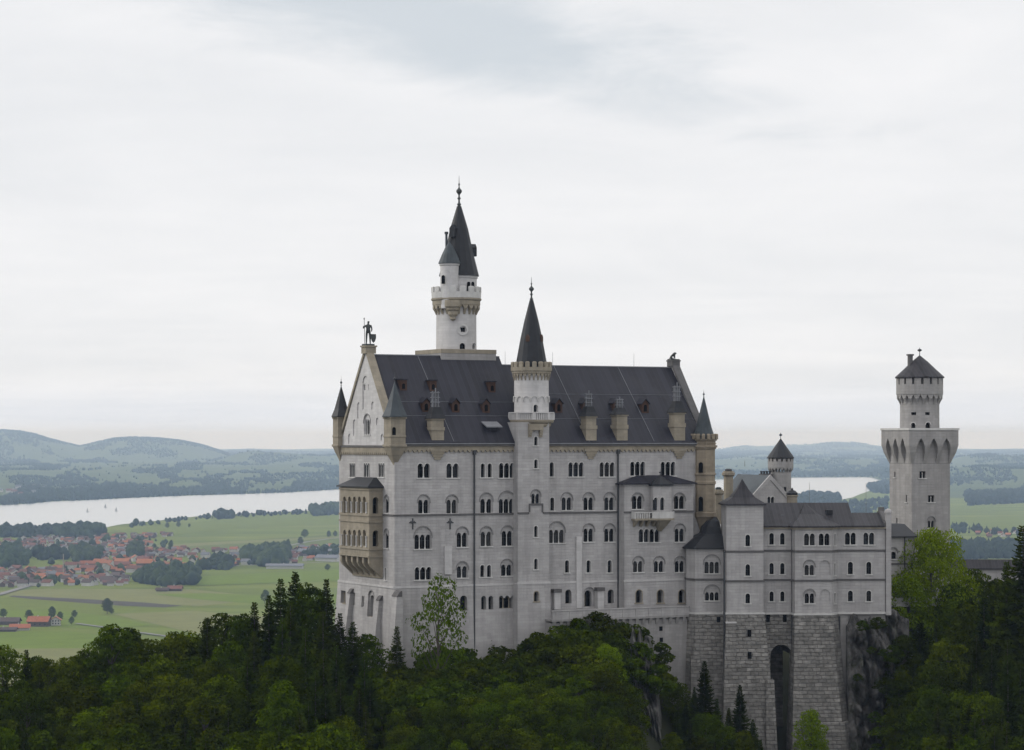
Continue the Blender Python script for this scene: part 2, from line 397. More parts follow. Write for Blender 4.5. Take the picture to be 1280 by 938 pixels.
def corbel_drop(mb, face, ac, w, zt, zb, d):
    """a bracket that tapers down to a point under a turret or chimney"""
    n = 4
    for i in range(n):
        k0 = 1 - i/n*.8; z1 = zt - (zt-zb)*i/n; z0 = zt - (zt-zb)*(i+1)/n
        mb.fbox(face, ac-w/2*k0, ac+w/2*k0, z0, z1-.004, -d*k0, 0.05)

# ------------------------------------------------------------------ the palace (main residential block)
fp = Frame(-17.9, 390.0, 28.0)
S0, W0 = south(fp), west(fp)
LEN, WID = 56.6, 20.6
ZE = S0.sv(493, 557)[1]            # eaves
ZB = 122.0
ZBAND = S0.sv(500, 734.5)[1]
ZR1, ZR2 = H + 13.05, H + 11.75    # ridge heights
palace = Thing('palace', 'largest grey limestone palace block with steep slate roof and sandstone loggia', 'castle palace', fp, ZB)
VM = WID/2
ur0, ur1 = S0.u(780.5), 55.0        # the projecting bay of the east half
mb = MB()
plan = lambda n, e, so: [(-n*.25, -so), (LEN, -so), (LEN, WID), (-n, WID+e)]
mb.loft([[(x, y, ZB) for x, y in plan(2.6, 1.2, .9)], [(x, y, ZBAND) for x, y in plan(.15, .15, 0.12)], [(x, y, ZBAND+.02) for x, y in plan(0, 0, 0)], [(x, y, ZE) for x, y in plan(0, 0, 0)]])
wall = mb.build('wall', M['lime'], palace)
op = Openings(palace)
w = op.win
# top storey under the eaves
for px in (529.7, 565.6): w(S0, px, 579.5, 597.5, 2, .86, .32)
for px in (603.4, 612.1): w(S0, px, 579.5, 597, 1, .72)
for px in (633.5,): w(S0, px, 579, 597.5, 3)
w(S0, 689.5, 578, 596, 1, .72)
for px in (720, 758.8): w(S0, px, 578, 596, 3)
for px in (797, 835): w(S0, px, 577.3, 594.8, 3)
# second storey
for px in (529.7, 565.0): w(S0, px, 625, 642, 2, .72, .26, 619)
w(S0, 608, 624, 641.5, 2, .74, .42, 616.5)
w(S0, 633.5, 624, 641.5, 3, .70, .24, 614.5)
w(S0, 690.2, 622, 638.5, 1, .7)
for px in (708.7, 736, 762): w(S0, px, 622, 638, 2, .72, .26, 616)
# third storey
w(S0, 528.7, 668.5, 686.5, 3, .72, .26, 658.5)
for px in (577.9,): w(S0, px, 666, 684, 2, .72, .26, 659)
w(S0, 608, 665, 683, 2, .72, .34, 658.5)
w(S0, 634.3, 664, 682.5, 2, .76, .26, 657.5)
w(S0, 696, 662.5, 679, 3, .72, .26, 652.5)
for px in (736, 762): w(S0, px, 661, 677.5, 2, .72, .26, 655)
# fourth storey
w(S0, 528.7, 709, 725, 3, .74, .26)
w(S0, 578, 708, 722.5, 2, .72, .26, 702.5)
for px in (602.8, 611.2): w(S0, px, 706.5, 721.5, 1, .72)
w(S0, 633.5, 706, 720, 2, .76, .26, 699.5)
for px in (708.7, 735.6, 762): w(S0, px, 700.5, 716, 1, .75)
# ground storey below the pale band
w(S0, 579, 744.5, 763.5, 1, 1.25, trim='sand', dep0=.15, depth=.7)
for px in (604, 613): w(S0, px, 745, 762, 1, .85, trim='sand', dep0=.15, depth=.7)
w(S0, 633.4, 744.5, 760.5, 3, .75, .3, trim='sand', dep0=.15, depth=.7)
for px in (709.9, 762.8): w(S0, px, 737, 754.5, 1, 1.15, trim='sand', dep0=.1, depth=.7)
w(S0, 736, 738, 758.5, 1, 1.3, hood=734, hoodw=.28, trim='sand', dep0=.1, depth=.8, sill=False)
# west front
for px in (440.4, 458.3, 476.8): w(W0, px, 579, 596.5, 3, .56, .2, depth=.22)
for yt, yb, hd in ((624, 641.5, 619.5), (667, 685.5, 661.5)): w(W0, 483.2, yt, yb, 2, .5, .2, hd, depth=.3)
w(W0, 482.2, 710, 725.5, 1, .5)
w(W0, 430.5, 738.5, 754, 2, .8, .3, dep0=-.12, depth=.9, flat=True, trim='sand')
w(W0, 443, 741, 756, 2, .62, .26, dep0=-.1, depth=.9, flat=True, trim='sand')
w(W0, 455.5, 744.5, 759, 2, .3, .35, dep0=-.1, depth=.8)
w(W0, 465.3, 744, 771, 1, 1.5, hood=738.5, hoodw=.12, trim='sand', dep0=-.15, depth=1.0)
op.done(wall)

# projecting east bay (its own wall mesh, part of the palace)
R0 = south(fp, -2.0)
zr = R0.sv(820, 605.5)[1]
ur0 = R0.u(780.5); ur1 = R0.u(866.5)
mb = MB(); zb2 = R0.sv(800, 726)[1]
mb.loft([[(ur0-.25,-2.45,ZB),(ur1+.2,-2.45,ZB),(ur1+.2,-.003,ZB),(ur0-.25,-.003,ZB)], [(ur0-.05,-2.06,zb2),(ur1,-2.06,zb2),(ur1,-.003,zb2),(ur0-.05,-.003,zb2)],
         [(ur0,-2,zb2+.02),(ur1,-2,zb2+.02),(ur1,-.003,zb2+.02),(ur0,-.003,zb2+.02)], [(ur0,-2,zr),(ur1,-2,zr),(ur1,-.003,zr),(ur0,-.003,zr)]])
bay = mb.build('projecting_bay', M['lime'], palace)
op = Openings(palace); w = op.win
for px in (797, 849.5): w(R0, px, 620, 636.5, 2, .80, .24, 616.5)
w(R0, 804.8, 661.5, 678, 2, .8, .26); w(R0, 818.2, 661.5, 678, 2, .8, .26)
w(R0, 849.8, 661, 677.5, 2, .72, .26, 655)
for px in (798, 824, 850): w(R0, px, 701.5, 715.5, 2, .72, .26, 695.8)
for px in (798.3, 825, 851.6): w(R0, px, 737.5, 753.8, 1, 1.15, trim='sand', dep0=-.1, depth=.8, pane='glass')
op.done(bay)
# the bay's hipped roof with a small conical top over the oriel
mb = MB(); e = .5; zt = R0.sv(820, 594.5)[1]
mb.loft([[(ur0-e,-2-e,zr),(ur1+e,-2-e,zr),(ur1+e,-.004,zr),(ur0-e,-.004,zr)], [(ur0-e,-2-e,zr+.18),(ur1+e,-2-e,zr+.18),(ur1+e,-.004,zr+.18),(ur0-e,-.004,zr+.18)],
         [(ur0+3.5,-.02,zt),(ur1-3.5,-.02,zt),(ur1-3.5,-.004,zt),(ur0+3.5,-.004,zt)]])
broof = mb.build('bay_roof', M['slate'], palace)
# oriel and balcony on the bay
uo = R0.u(824.0); zo1 = zr - .1; zo0 = R0.sv(824, 640)[1]
oct_ = [(uo-1.75,-2.02),(uo-1.75,-3.0),(uo-1.0,-3.7),(uo+1.0,-3.7),(uo+1.75,-3.0),(uo+1.75,-2.02)]
mb = MB(); mb.prism(oct_, zo0, zo1)
ori = mb.build('oriel', M['lime'], palace)
OF = south(fp, -3.7); op = Openings(palace)
for px in (819.8, 827.8): op.win(OF, px, 622, 638, 1, .72, pane='glassb', sill=False, depth=.35)
op.done(ori)
mb = MB(); cxo, cyo = uo, -2.6
ro = [(uo-2.0,-2.02),(uo-2.0,-3.1),(uo-1.15,-3.98),(uo+1.15,-3.98),(uo+2.0,-3.1),(uo+2.0,-2.02)]
mb.loft([[(x,y,zo1-.15) for x,y in ro],[(x,y,zo1+.15) for x,y in ro],[(uo+(x-uo)*.05,-2.3+(y+2.3)*.05,zo1+1.5) for x,y in ro]])
mb.build('oriel_roof', M['cone'], palace)
fo = finial(uo, -2.3, zo1+1.4, zo1+2.6, .5); fo.build('finial', M['iron'], palace)
ub0 = R0.u(789); ub1 = R0.u(834.5); zfl = R0.sv(810, 648)[1]; zrl = R0.sv(810, 640)[1]
mb = MB()
mb.box(ub0, ub1, -3.25, -2.01, zfl-.3, zfl)
mb.prism([(uo-2.1,-3.254),(uo-1.2,-4.25),(uo+1.2,-4.25),(uo+2.1,-3.254)], zfl-.3, zfl)
for a in np.arange(ub0+.5, ub1, 1.15):
    mb.loft([[(a-.18,-2.3,zfl-1.3),(a+.18,-2.3,zfl-1.3),(a+.18,-2.02,zfl-1.3),(a-.18,-2.02,zfl-1.3)], [(a-.22,-3.1,zfl-.304),(a+.22,-3.1,zfl-.304),(a+.22,-2.02,zfl-.304),(a-.22,-2.02,zfl-.304)]])
mb.loft([[(uo-.3,-2.3,zfl-2.1),(uo+.3,-2.3,zfl-2.1),(uo+.3,-2.02,zfl-2.1),(uo-.3,-2.02,zfl-2.1)], [(uo-1.1,-3.9,zfl-.31),(uo+1.1,-3.9,zfl-.31),(uo+1.1,-2.02,zfl-.31),(uo-1.1,-2.02,zfl-.31)]])
balc = mb.build('balcony', M['sand'], palace)
mb = MB(); F3 = south(fp, -3.2)
mb.fbox(F3, ub0, uo-2.1, zrl-.14, zrl, -.06, .16); 
for a in np.arange(ub0+.12, uo-2.2, .42): mb.fbox(F3, a-.09, a+.09, zfl+.003, zrl-.143, 0, .13)
mb.box(ub0-.06, ub0+.1, -3.1, -2.02, zfl+.003, zrl)
mb.box(ub1-.1, ub1+.06, -3.1, -2.02, zfl+.003, zrl)
F4 = south(fp, -4.2)
mb.fbox(F4, uo-1.2, uo+1.2, zfl+.003, zrl+.05, 0, .16)
for sg in (-1, 1): mb.loft([[(uo+sg*x, y, z) for x, y in ((2.08,-3.26),(1.205,-4.18),(1.205,-4.0),(1.9,-3.26))] for z in (zfl+.003, zrl+.05)])
mb.build('parapet', M['trim'], palace, parent=balc)

# dark string course and pale band
mb = MB(); zc_ = S0.sv(560, 643.6)[1]
u_st0, u_st1 = 20.9, 26.3
mb.fbox(S0, -.0, 21.3, zc_-.14, zc_+.14, -.16, .02); mb.fbox(S0, 26.3, ur0-.02, zc_-.14, zc_+.14, -.16, .02)
mb.fbox(R0, ur0-.1, ub0-.02, zc_-.14, zc_+.14, -.14, .02); mb.fbox(R0, ub1+.02, ur1+.08, zc_-.14, zc_+.14, -.14, .02)
mb.fbox(W0, .02, 4.6, zc_-.14, zc_+.14, -.155, .02)
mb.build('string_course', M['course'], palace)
mb = MB()
mb.fbox(S0, -.1, LEN-1.5, ZBAND-.16, ZBAND+.18, -.17, .05)
mb.fbox(W0, -.05, WID+.1, ZBAND-.16, ZBAND+.18, -.2, .05)
mb.fbox(R0, ur0-.12, ur1+.1, zb2-.16, zb2+.18, -.12, .05)
mb.build('plinth_band', M['pale'], palace)
# corbel table and cornice under the eaves
mb = MB(); frieze(mb, S0, .6, LEN-1.2, ZE-.12, .95, .78, .26, .42)
frieze(mb, W0, .9, WID-.9, ZE-.35, 1.15, .72, .28, .5)
mb.build('corbel_table', M['sand'], palace)
mb = MB(); mb.fbox(S0, -.35, LEN+.35, ZE-.12, ZE+.22, -.5, .3); mb.fbox(W0, -.3, WID+.35, ZE-.34, ZE-.02, -.38, .2)
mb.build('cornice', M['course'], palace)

# roof: the west part stands a little higher than the east part
def roof_prism(u0, u1, zr, lift, ov=.55):
    q = lambda u: [(u, -ov, ZE+lift), (u, -ov, ZE+lift+.25), (u, VM, zr), (u, WID+ov, ZE+lift+.25), (u, WID+ov, ZE+lift)]
    return MB().loft([q(u0), q(u1)])
roof = roof_prism(.75, 23.4, ZR1, .23).build('roof', M['slate'], palace)
roof2 = roof_prism(23.404, LEN-.9, ZR2, .20).build('roof', M['slate'], palace)
mb = MB()
for u0_, u1_, zz in ((.9, 23.4, ZR1), (23.5, LEN-1, ZR2)): mb.box(u0_, u1_, VM-.12, VM+.12, zz-.08, zz+.09)
mb.build('ridge_cap', M['zinc'], palace, parent=roof)
# pale standing ribs that divide the roof sheets
def slope_pt(u, t, west_part=True, lift=.0):
    zr = ZR1 if west_part else ZR2; b = ZE+.45
    return (u, -.55 + (VM+.55)*t, b + (zr-b)*t + lift)
mb = MB()
for u0_, u1_, w_ in ((8.9, 9.9, True), (33.4, 33.9, False), (45.4, 45.9, False)):
    mb.tube(slope_pt(u0_, .995, w_, .03), slope_pt(u1_, .01, w_, .03), .045, .045, 5)
mb.build('roof_rib', M['zinc'], palace, parent=roof)
mb = MB()
mb.tube(slope_pt(.95, .46, True, .04), slope_pt(23.2, .46, True, .04), .03, .03, 5); mb.tube(slope_pt(.95, .30, True, .04), slope_pt(23.2, .30, True, .04), .03, .03, 5)
mb.tube(slope_pt(23.6, .62, False, .04), slope_pt(LEN-1.2, .62, False, .04), .03, .03, 5); mb.tube(slope_pt(23.6, .30, False, .04), slope_pt(LEN-1.2, .30, False, .04), .03, .03, 5)
mb.build('snow_rail', M['zinc'], palace, parent=roof)
mb = MB(); mb.box(.4, LEN-.6, -.66, -.50, ZE+.18, ZE+.36)
mb.build('gutter', M['zinc'], palace)
# gables
def gable(u0, u1, zap, name, niches):
    mb = MB(); z0 = ZE-.02; P = [(.55, z0), (WID-.55, z0), (VM+.5, zap-.6), (VM-.5, zap-.6)]
    mb.plate(W0, P, u0, u1); o = mb.build(name, M['pale'], palace)
    return o
gw = gable(0, .74, ZR1+.75, 'gable', True)
op = Openings(palace)
op.win(W0, 458.9, 524, 543.5, 3, .55, .22, 518)
op.niche(W0, 456.8, 470, 512, w=2.2)
for px, yt, yb in ((448.2, 503, 523.5), (443, 524.5, 545), (436.8, 542.5, 555), (465.8, 502.3, 512), (471.7, 522.3, 531.5), (477.6, 542.8, 551)):
    op.niche(W0, px, yt, yb, w=1.05)
for px in (454.6, 460.0): op.win(W0, px, 480, 488, 1, .5, depth=.35, sill=False, dep0=.12)
op.done(gw)
ge = gable(LEN-.9, LEN, ZR2+.75, 'gable', False)
mb = MB()
for a0, z0, a1, z1 in ((-.35, ZE+.1, VM-.45, ZR1+.55), (WID+.35, ZE+.1, VM+.45, ZR1+.55)):
    dz = .62
    mb.plate(W0, [(a0, z0-dz), (a1, z1-dz), (a1, z1+.18), (a0, z0+.18)], -.22, .95)
mb.box(-.45, 1.3, VM-.85, VM+.85, ZR1+.15, ZR1+1.15); mb.box(-.6, 1.45, VM-1.0, VM+1.0, ZR1+1.153, ZR1+1.4)
mb.build('gable_coping', M['sand'], palace)
mb = MB()
for a0, z0, a1, z1 in ((-.35, ZE+.1, VM-.45, ZR2+.65), (WID+.35, ZE+.1, VM+.45, ZR2+.65)):
    mb.plate(W0, [(a0, z0-.5), (a1, z1-.5), (a1, z1+.25), (a0, z0+.25)], LEN-1.1, LEN+.2)
mb.box(LEN-1.2, LEN+.3, VM-.85, VM+.85, ZR2+.2, ZR2+1.0); mb.box(LEN-1.3, LEN+.4, VM-.95, VM+.95, ZR2+1.003, ZR2+1.2)
mb.build('gable_coping', M['course'], palace)

# dormers
def dormer(px, py, wd, hh, west_part, pointed=True):
    # find where the sight line meets the south roof slope, then build a little house standing there
    zr = ZR1 if west_part else ZR2; b = ZE+.45; best = None
    for i in range(400):
        t = i/400; v = -.55 + (VM+.55)*t; z = b + (zr-b)*t
        f = south(fp, v); a, zz = f.sv(px, py)
        if zz <= z: best = (a, v, z); break
    a, v, z = best; f = south(fp, v-.25)
    mb = MB(); zt = z + hh; run = hh*(VM+.55)/(zr-b) + .7
    hw = wd/2
    P = [(a-hw, z-.35), (a+hw, z-.35), (a+hw, z+hh*.62), (a, zt), (a-hw, z+hh*.62)] if pointed else [(a-hw, z-.35), (a+hw, z-.35), (a+hw, zt), (a-hw, zt)]
    mb.plate(f, P, 0, run); o = mb.build('dormer', M['wood'], palace)
    mb = MB()
    if pointed:
        for sg in (-1, 1):
            mb.plate(f, [(a, zt+.14), (a, zt+.02), (a+sg*hw*1.02, z+hh*.62+.02), (a+sg*hw*1.25, z+hh*.62-.1), (a+sg*hw*1.25, z+hh*.62+.04)], -.22, run+.5)
    else: mb.plate(f, [(a-hw-.15, zt), (a+hw+.15, zt), (a+hw+.15, zt+.14), (a-hw-.15, zt+.14)], -.25, run+.5)
    mb.build('dormer_roof', M['slate'], palace, parent=o)
    mb = MB(); mb.plate(f, [(a-hw*.45, z-.05)] + [(a+hw*.45, z-.05)] + arc(a, z+hh*.4, hw*.45, 0, math.pi, 6), -.03, .05)
    mb.build('pane', M['glass'], palace, parent=o)
for px, py in ((503.6, 486), (540.7, 487), (614.4, 488.5)): dormer(px, py, 1.15, 1.35, True, False)
for px, py in ((532, 513), (569, 513.5), (606.8, 514)): dormer(px, py, 1.25, 1.85, True)
for px, py in ((697.6, 514), (732, 514), (770, 514), (805.7, 514.5)): dormer(px, py, 1.3, 1.95, False)
# the larger grey hatch dormer near the stair tower
f = south(fp, .9); a, z = f.sv(615.5, 547); mb = MB()
mb.plate(f, [(a-1.0, z), (a+1.0, z), (a+1.0, z+1.7), (a-1.0, z+1.7)], 0, 2.4); hd = mb.build('roof_hatch', M['slate'], palace)
mb = MB(); mb.loft([[(a-1.4,.2,z+1.55),(a+1.4,.2,z+1.55),(a+1.4,3.4,z+2.9),(a-1.4,3.4,z+2.9)],[(a-1.4,.2,z+1.72),(a+1.4,.2,z+1.72),(a+1.4,3.4,z+3.07),(a-1.4,3.4,z+3.07)]])
mb.build('dormer_roof', M['zinc'], palace, parent=hd)

# chimneys standing on the eaves line
def eave_chimney(px, ytop, ycap, ybody, wd, drop):
    f = south(fp, -.35); a = f.u(px); zt, zc2, zb = (f.sv(px, y)[1] for y in (ytop, ycap, ybody))
    zb = min(zb, ZE+.3)
    mb = MB(); h = zc2 - zb
    mb.box(a-wd/2, a+wd/2, -.3, 1.5, ZE+.3, zb+h*.52); mb.box(a-wd/2-.1, a+wd/2+.1, -.4, 1.6, zb+h*.523, zb+h*.66)
    mb.box(a-wd/2+.04, a+wd/2-.04, -.26, 1.46, zb+h*.663, zc2-.22); mb.box(a-wd/2-.12, a+wd/2+.12, -.42, 1.62, zc2-.217, zc2)
    for s_ in (-1, 1): mb.tube((a+s_*wd*.22, -.34, zb+h*.27), (a+s_*wd*.22, -.29, zb+h*.27), .22, .22, 10)
    if drop: corbel_drop(mb, S0, a, wd+.6, ZE-.55, ZE-2.2, .45)
    o = mb.build('chimney', M['sand'], palace)
    mb = MB(); rg = lambda k, z: [(a-wd/2*k-.0, -.3+.9*(1-k), z), (a+wd/2*k, -.3+.9*(1-k), z), (a+wd/2*k, 1.5-.9*(1-k), z), (a-wd/2*k, 1.5-.9*(1-k), z)]
    zh = zc2 + (zt-zc2)*.38
    mb.loft([rg(1.3, zc2+.003), rg(.95, zc2+(zh-zc2)*.4), rg(.62, zh)]); mb.build('chimney_cap', M['cone'], palace, parent=o)
    mb = MB()
    for i in range(3):
        x = a + (i-1)*wd*.22
        mb.box(x-.07, x+.07, .45, .6, zh-.1, zt - (0 if i == 1 else (zt-zh)*.18))
        mb.box(x-.07, x+.07, .75, .9, zh-.1, zt - (zt-zh)*.2)
    for k in (.25, .5, .75): mb.box(a-wd*.34, a+wd*.34, .43, .92, zh+(zt-zh)*k-.06, zh+(zt-zh)*k+.06)
    mb.build('chimney_vent', M['zinc'], palace, parent=o)
eave_chimney(547.6, 485, 523.5, 550, 2.1, True)
eave_chimney(739.4, 488, 520.5, 549, 1.9, True)
eave_chimney(778, 496, 518.5, 556, 2.0, False)
eave_chimney(850, 478, 516, 551, 2.0, True)

# corner turrets
def corner_turret(u, v, r, ytop, yeave, ybase, ytail, n, m, roofm, ph, batt=False, fin=None):
    q = lambda y: fp.depth_z(u, v, y)
    zt, ze, zb, zl = q(ytop), q(yeave), q(ybase), q(ytail)
    mb = MB()
    mb.lathe([(.25, zl), (.45, zl+.4), (r*.62, zl+(zb-zl)*.45), (r*.7, zl+(zb-zl)*.5), (r*1.02, zb-.35), (r*1.14, zb-.3), (r*1.14, zb), (r, zb+.05), (r, zb+(ze-zb)*.25), (r*1.06, zb+(ze-zb)*.27), (r*1.06, zb+(ze-zb)*.33), (r, zb+(ze-zb)*.35), (r, ze-.3), (r*1.12, ze-.25), (r*1.12, ze)], u, v, n, ph)
    if batt: merlons(mb, u, v, r*.95, r*1.2, ze-.05, ze+.75, n*2, .6, ph)
    o = mb.build('corner_turret', m, palace)
    mb = MB(); k = .98 if batt else 1.18
    mb.lathe([(r*k, ze+.01), (r*k, ze+.1), (r*k*.68, ze+(zt-ze)*.27), (.06, zt)], u, v, 16 if n > 4 else 8, ph)
    mb.build('turret_roof', roofm, palace, parent=o)
    finial(u, v, zt-.4, zt+(fin or 1.6), .45).build('finial', M['iron'], palace, parent=o)
    return o, zb, ze
ph4 = math.pi/4
t1, zb1, ze1 = corner_turret(.2, .35, 1.75, 478, 521.5, 556, 582, 4, M['sand'], M['copper'], ph4)
fS = Face(fp, (0, .35-1.75*.7071), (1, 0), (0, 1)); mb = MB()
a, z = fS.sv(492.5, 546); mb.plate(fS, [(a-.3, z), (a+.3, z)] + arc(a, z+1.15, .3, 0, math.pi, 5), -.03, .2)
mb.build('pane', M['glass'], palace, parent=t1)
corner_turret(.2, WID-.35, 1.4, 483, 521.5, 556, 577, 4, M['sand'], M['cone'], ph4)
te, _, _ = corner_turret(LEN-.9, .2, 1.95, 496, 549, 557, 562, 8, M['paint'], M['copper'], math.pi/8, True, 1.2)
ue, ve = LEN-.9, .2
q = lambda y: fp.depth_z(ue, ve, y)
mb = MB(); mb.lathe([(.6, q(672)), (1.1, q(660)), (1.75, q(648)), (2.0, q(646)), (2.0, q(641)), (1.85, q(640)), (1.85, q(606)), (2.0, q(605)), (2.0, q(602)), (1.85, q(601)), (1.85, q(594.5)), (2.0, q(594)), (2.0, q(592)), (1.85, q(591)), (1.85, q(562)), (2.05, q(561)), (2.05, q(557.5))], ue, ve, 8, math.pi/8)
shaft = mb.build('turret_shaft', M['paint'], palace, parent=te)
fE = south(fp, ve-1.85*math.cos(math.pi/8)); mb = MB()
for y0, y1 in ((592, 578), (640, 621)):
    a, z = fE.sv(876.2, y0); z1 = fE.sv(876.2, y1)[1]
    mb.plate(fE, [(a-.36, z+.1), (a+.36, z+.1)] + arc(a, z1-.36, .36, 0, math.pi, 6), -.03, .15)
mb.build('pane', M['glass'], palace, parent=te)

# loggia: two-storey sandstone bay on the west front
WL = west(fp, -2.3)
v0, v1 = WL.u(461.5), WL.u(425.2)
zl = lambda y: WL.sv(445, y)[1]
SL = south(fp, v0)
mb = MB(); mb.box(-2.3, -.005, v0, v1, zl(696), zl(609.5)); log = mb.build('loggia', M['sand'], palace)
op = Openings(palace); w = op.win
for yt, yb in ((621, 641.5), (662.5, 682.5)):
    for i in range(5): w(WL, 430.9 + i*6.15, yt+(4-i)*.0, yb, 1, 1.05, depth=1.3, trim='sand', sill=False, name='arcade_opening')
    w(SL, 469.5, yt+.6, yb+.8, 1, 1.0, depth=1.0, trim='sand', sill=False, name='arcade_opening')
op.done(log)
mb = MB()
for y in (611.5, 643.5, 651.5, 685.5, 694.5):
    z = zl(y); mb.box(-2.48, -.006, v0-.18, v1+.18, z-.14, z+.14)
cl_ = MB()
for i in range(6):
    v = WL.u(430.9 + i*6.15 - 3.1)
    for y0, y1 in ((620, 641), (662, 683)): cl_.lathe([(.17, zl(y1)), (.11, zl(y1)+.3), (.11, zl(y0)-1.2), (.2, zl(y0)-.9)], -2.42, v, 6)
mb.build('loggia_moulding', M['sand'], palace, parent=log); cl_.build('loggia_column', M['trim'], palace, parent=log)
mb = MB()   # stepped brackets that carry the loggia, with arches between
n = 6
for i in range(n):
    v = v0 + .25 + (v1-v0-.5)*i/(n-1)
    pr = [(-2.3, zl(696)-.003), (-2.3, zl(703)), (-2.0, zl(707.5)), (-1.5, zl(711)), (-.95, zl(715)), (-.35, zl(719.5)), (-.003, zl(722)), (-.003, zl(696)-.003)]
    mb.loft([[(x, v-.28, z) for x, z in pr], [(x, v+.28, z) for x, z in pr]])
pr = [(-1.75, zl(696)-.004), (-.9, zl(707)), (-.2, zl(722)), (-.004, zl(722)), (-.004, zl(696)-.004)]
mb.loft([[(x, v0+.05, z) for x, z in pr], [(x, v1-.05, z) for x, z in pr]])
mb.build('loggia_bracket', M['sand'], palace, parent=log)
mb = MB(); e = .45
mb.loft([[(-2.3-e,v0-e,zl(609.4)),(-.004,v0-e,zl(609.4)),(-.004,v1+e,zl(609.4)),(-2.3-e,v1+e,zl(609.4))],[(-2.3-e,v0-e,zl(608)),(-.004,v0-e,zl(608)),(-.004,v1+e,zl(608)),(-2.3-e,v1+e,zl(608))],
         [(-.5,v0+2.2,zl(597)),(-.004,v0+2.2,zl(597)),(-.004,v1-2.2,zl(597)),(-.5,v1-2.2,zl(597))]])
mb.build('loggia_roof', M['cone'], palace, parent=log)

# buttresses on the west foot and the pilaster strips of the south front
def buttress(px, ytop, pyb, wd, out0, out1):
    v = west(fp, -1).u(px); z1 = fp.depth_z(-1, v, ytop); z0 = fp.depth_z(-1, v, pyb) - 4; mb = MB()
    mb.loft([[(-out1,v-wd/2,z0),(.5,v-wd/2,z0),(.5,v+wd/2,z0),(-out1,v+wd/2,z0)],[(-out0,v-wd/2,z1),(.5,v-wd/2,z1),(.5,v+wd/2,z1),(-out0,v+wd/2,z1)]])
    o = mb.build('buttress', M['lime'], palace)
    mb = MB(); mb.loft([[(-out0-.1,v-wd/2-.1,z1+.003),(.3,v-wd/2-.1,z1+.003),(.3,v+wd/2+.1,z1+.003),(-out0-.1,v+wd/2+.1,z1+.003)],[(-out0+.4,v-wd/2-.1,z1+.7),(.3,v-wd/2-.1,z1+.9),(.3,v+wd/2+.1,z1+.9),(-out0+.4,v+wd/2+.1,z1+.7)]])
    mb.build('buttress_cap', M['course'], palace, parent=o)
buttress(434.5, 742, 776, .9, .8, 1.9); buttress(470.5, 751, 818, 1.0, .8, 2.3); buttress(489.8, 746, 826, 1.7, .55, 1.6)
mb = MB()
for px, y0, y1, wd in ((559.5, 718, 683, 1.2), (723, 760, 671, 1.0)):
    a, z1 = S0.sv(px, y1); _, z0 = S0.sv(px, y0); mb.fbox(S0, a-wd/2, a+wd/2, z0, z1, -.3, .02)
mb.build('pilaster_strip', M['pale'], palace)
for px, y0, y1 in ((697, 762, 741), (751, 762, 739)):
    f = south(fp, -1.0); a, z1 = f.sv(px, y1); _, z0 = f.sv(px, y0)
    o = MB().fbox(f, a-.55, a+.55, z0, z1, 0, 1.05).build('portal_pier', M['pale'], palace)
    MB().fbox(f, a-.7, a+.7, z1+.003, z1+.55, -.15, 1.04).build('pier_cap', M['course'], palace, parent=o)
for px in (515.7, 562.5):
    a, z = S0.sv(px, 655); mb = MB(); mb.fbox(S0, a-.09, a+.09, z-.85, z+.85, -.12, .01); mb.fbox(S0, a-.55, a+.55, z+.1, z+.28, -.125, .01)
    mb.fbox(S0, a-.35, a-.2, z+.45, z+.283, -.1, .01); mb.fbox(S0, a+.2, a+.35, z+.45, z+.283, -.1, .01)
    mb.build('wall_anchor', M['iron'], palace)
for px, y0, y1, f in ((592.2, 806, 563, S0), (771.8, 760, 562, S0)):
    a, z1 = f.sv(px, y1); _, z0 = f.sv(px, y0)
    mb = MB(); mb.tube((*f.pt(a, 0, -.22)[:2], z0-5), (*f.pt(a, 0, -.22)[:2], z1), .14, .14, 8); mb.fbox(f, a-.24, a+.24, z1-.7, z1-.003, -.45, -.05)
    mb.build('drainpipe', M['iron'], palace)
# lightning rods on the ridge
mb = MB()
for u in (24.5, 33.2, 48.5): mb.tube((u, VM, ZR2), (u, VM, ZR2+2.2), .03, .02, 4)
mb.build('lightning_rod', M['zinc'], palace, parent=roof)

# terrace along the foot of the south front
ft = Frame(*fp.w(0, 0), 28); FT = south(fp, -3.6)
terr = Thing('terrace', 'narrow stone terrace with parapet wall along the foot of the south front', 'terrace', fp, ZB)
a0, a1 = FT.u(689), FT.u(864); ztp, zfl = FT.sv(750, 761)[1], FT.sv(750, 769)[1]
a1 = min(a1, 53.2)
mb = MB(); mb.box(a0, a1, -3.6, -2.46, ZB, zfl-1.0); mb.box(a0, ur0-.3, -2.457, -.9, ZB, zfl-1.0)
mb.build('retaining_wall', M['grey'], terr)
mb = MB(); mb.box(a0-.1, a1+.1, -4.1, -2.5, zfl-.75, zfl-.45)
mb.box(a0-.1, ur0-.3, -2.497, -.15, zfl-.75, zfl-.45)
for a in np.arange(a0+.4, a1, 1.25):
    mb.loft([[(a-.25,-3.7,zfl-1.75),(a+.25,-3.7,zfl-1.75),(a+.25,-3.605,zfl-1.75),(a-.25,-3.605,zfl-1.75)],[(a-.28,-4.05,zfl-.753),(a+.28,-4.05,zfl-.753),(a+.28,-3.605,zfl-.753),(a-.28,-3.605,zfl-.753)]])
mb.build('walkway', M['grey'], terr)
mb = MB(); mb.box(a0, a1, -4.05, -3.75, zfl-.447, ztp-.18); mb.box(a0-.1, a1+.1, -4.15, -3.65, ztp-.177, ztp)
for a in np.arange(a0+.8, a1, 2.4): mb.box(a-.2, a+.2, -4.12, -3.68, zfl-.44, ztp-.183)
mb.build('parapet', M['lime'], terr)
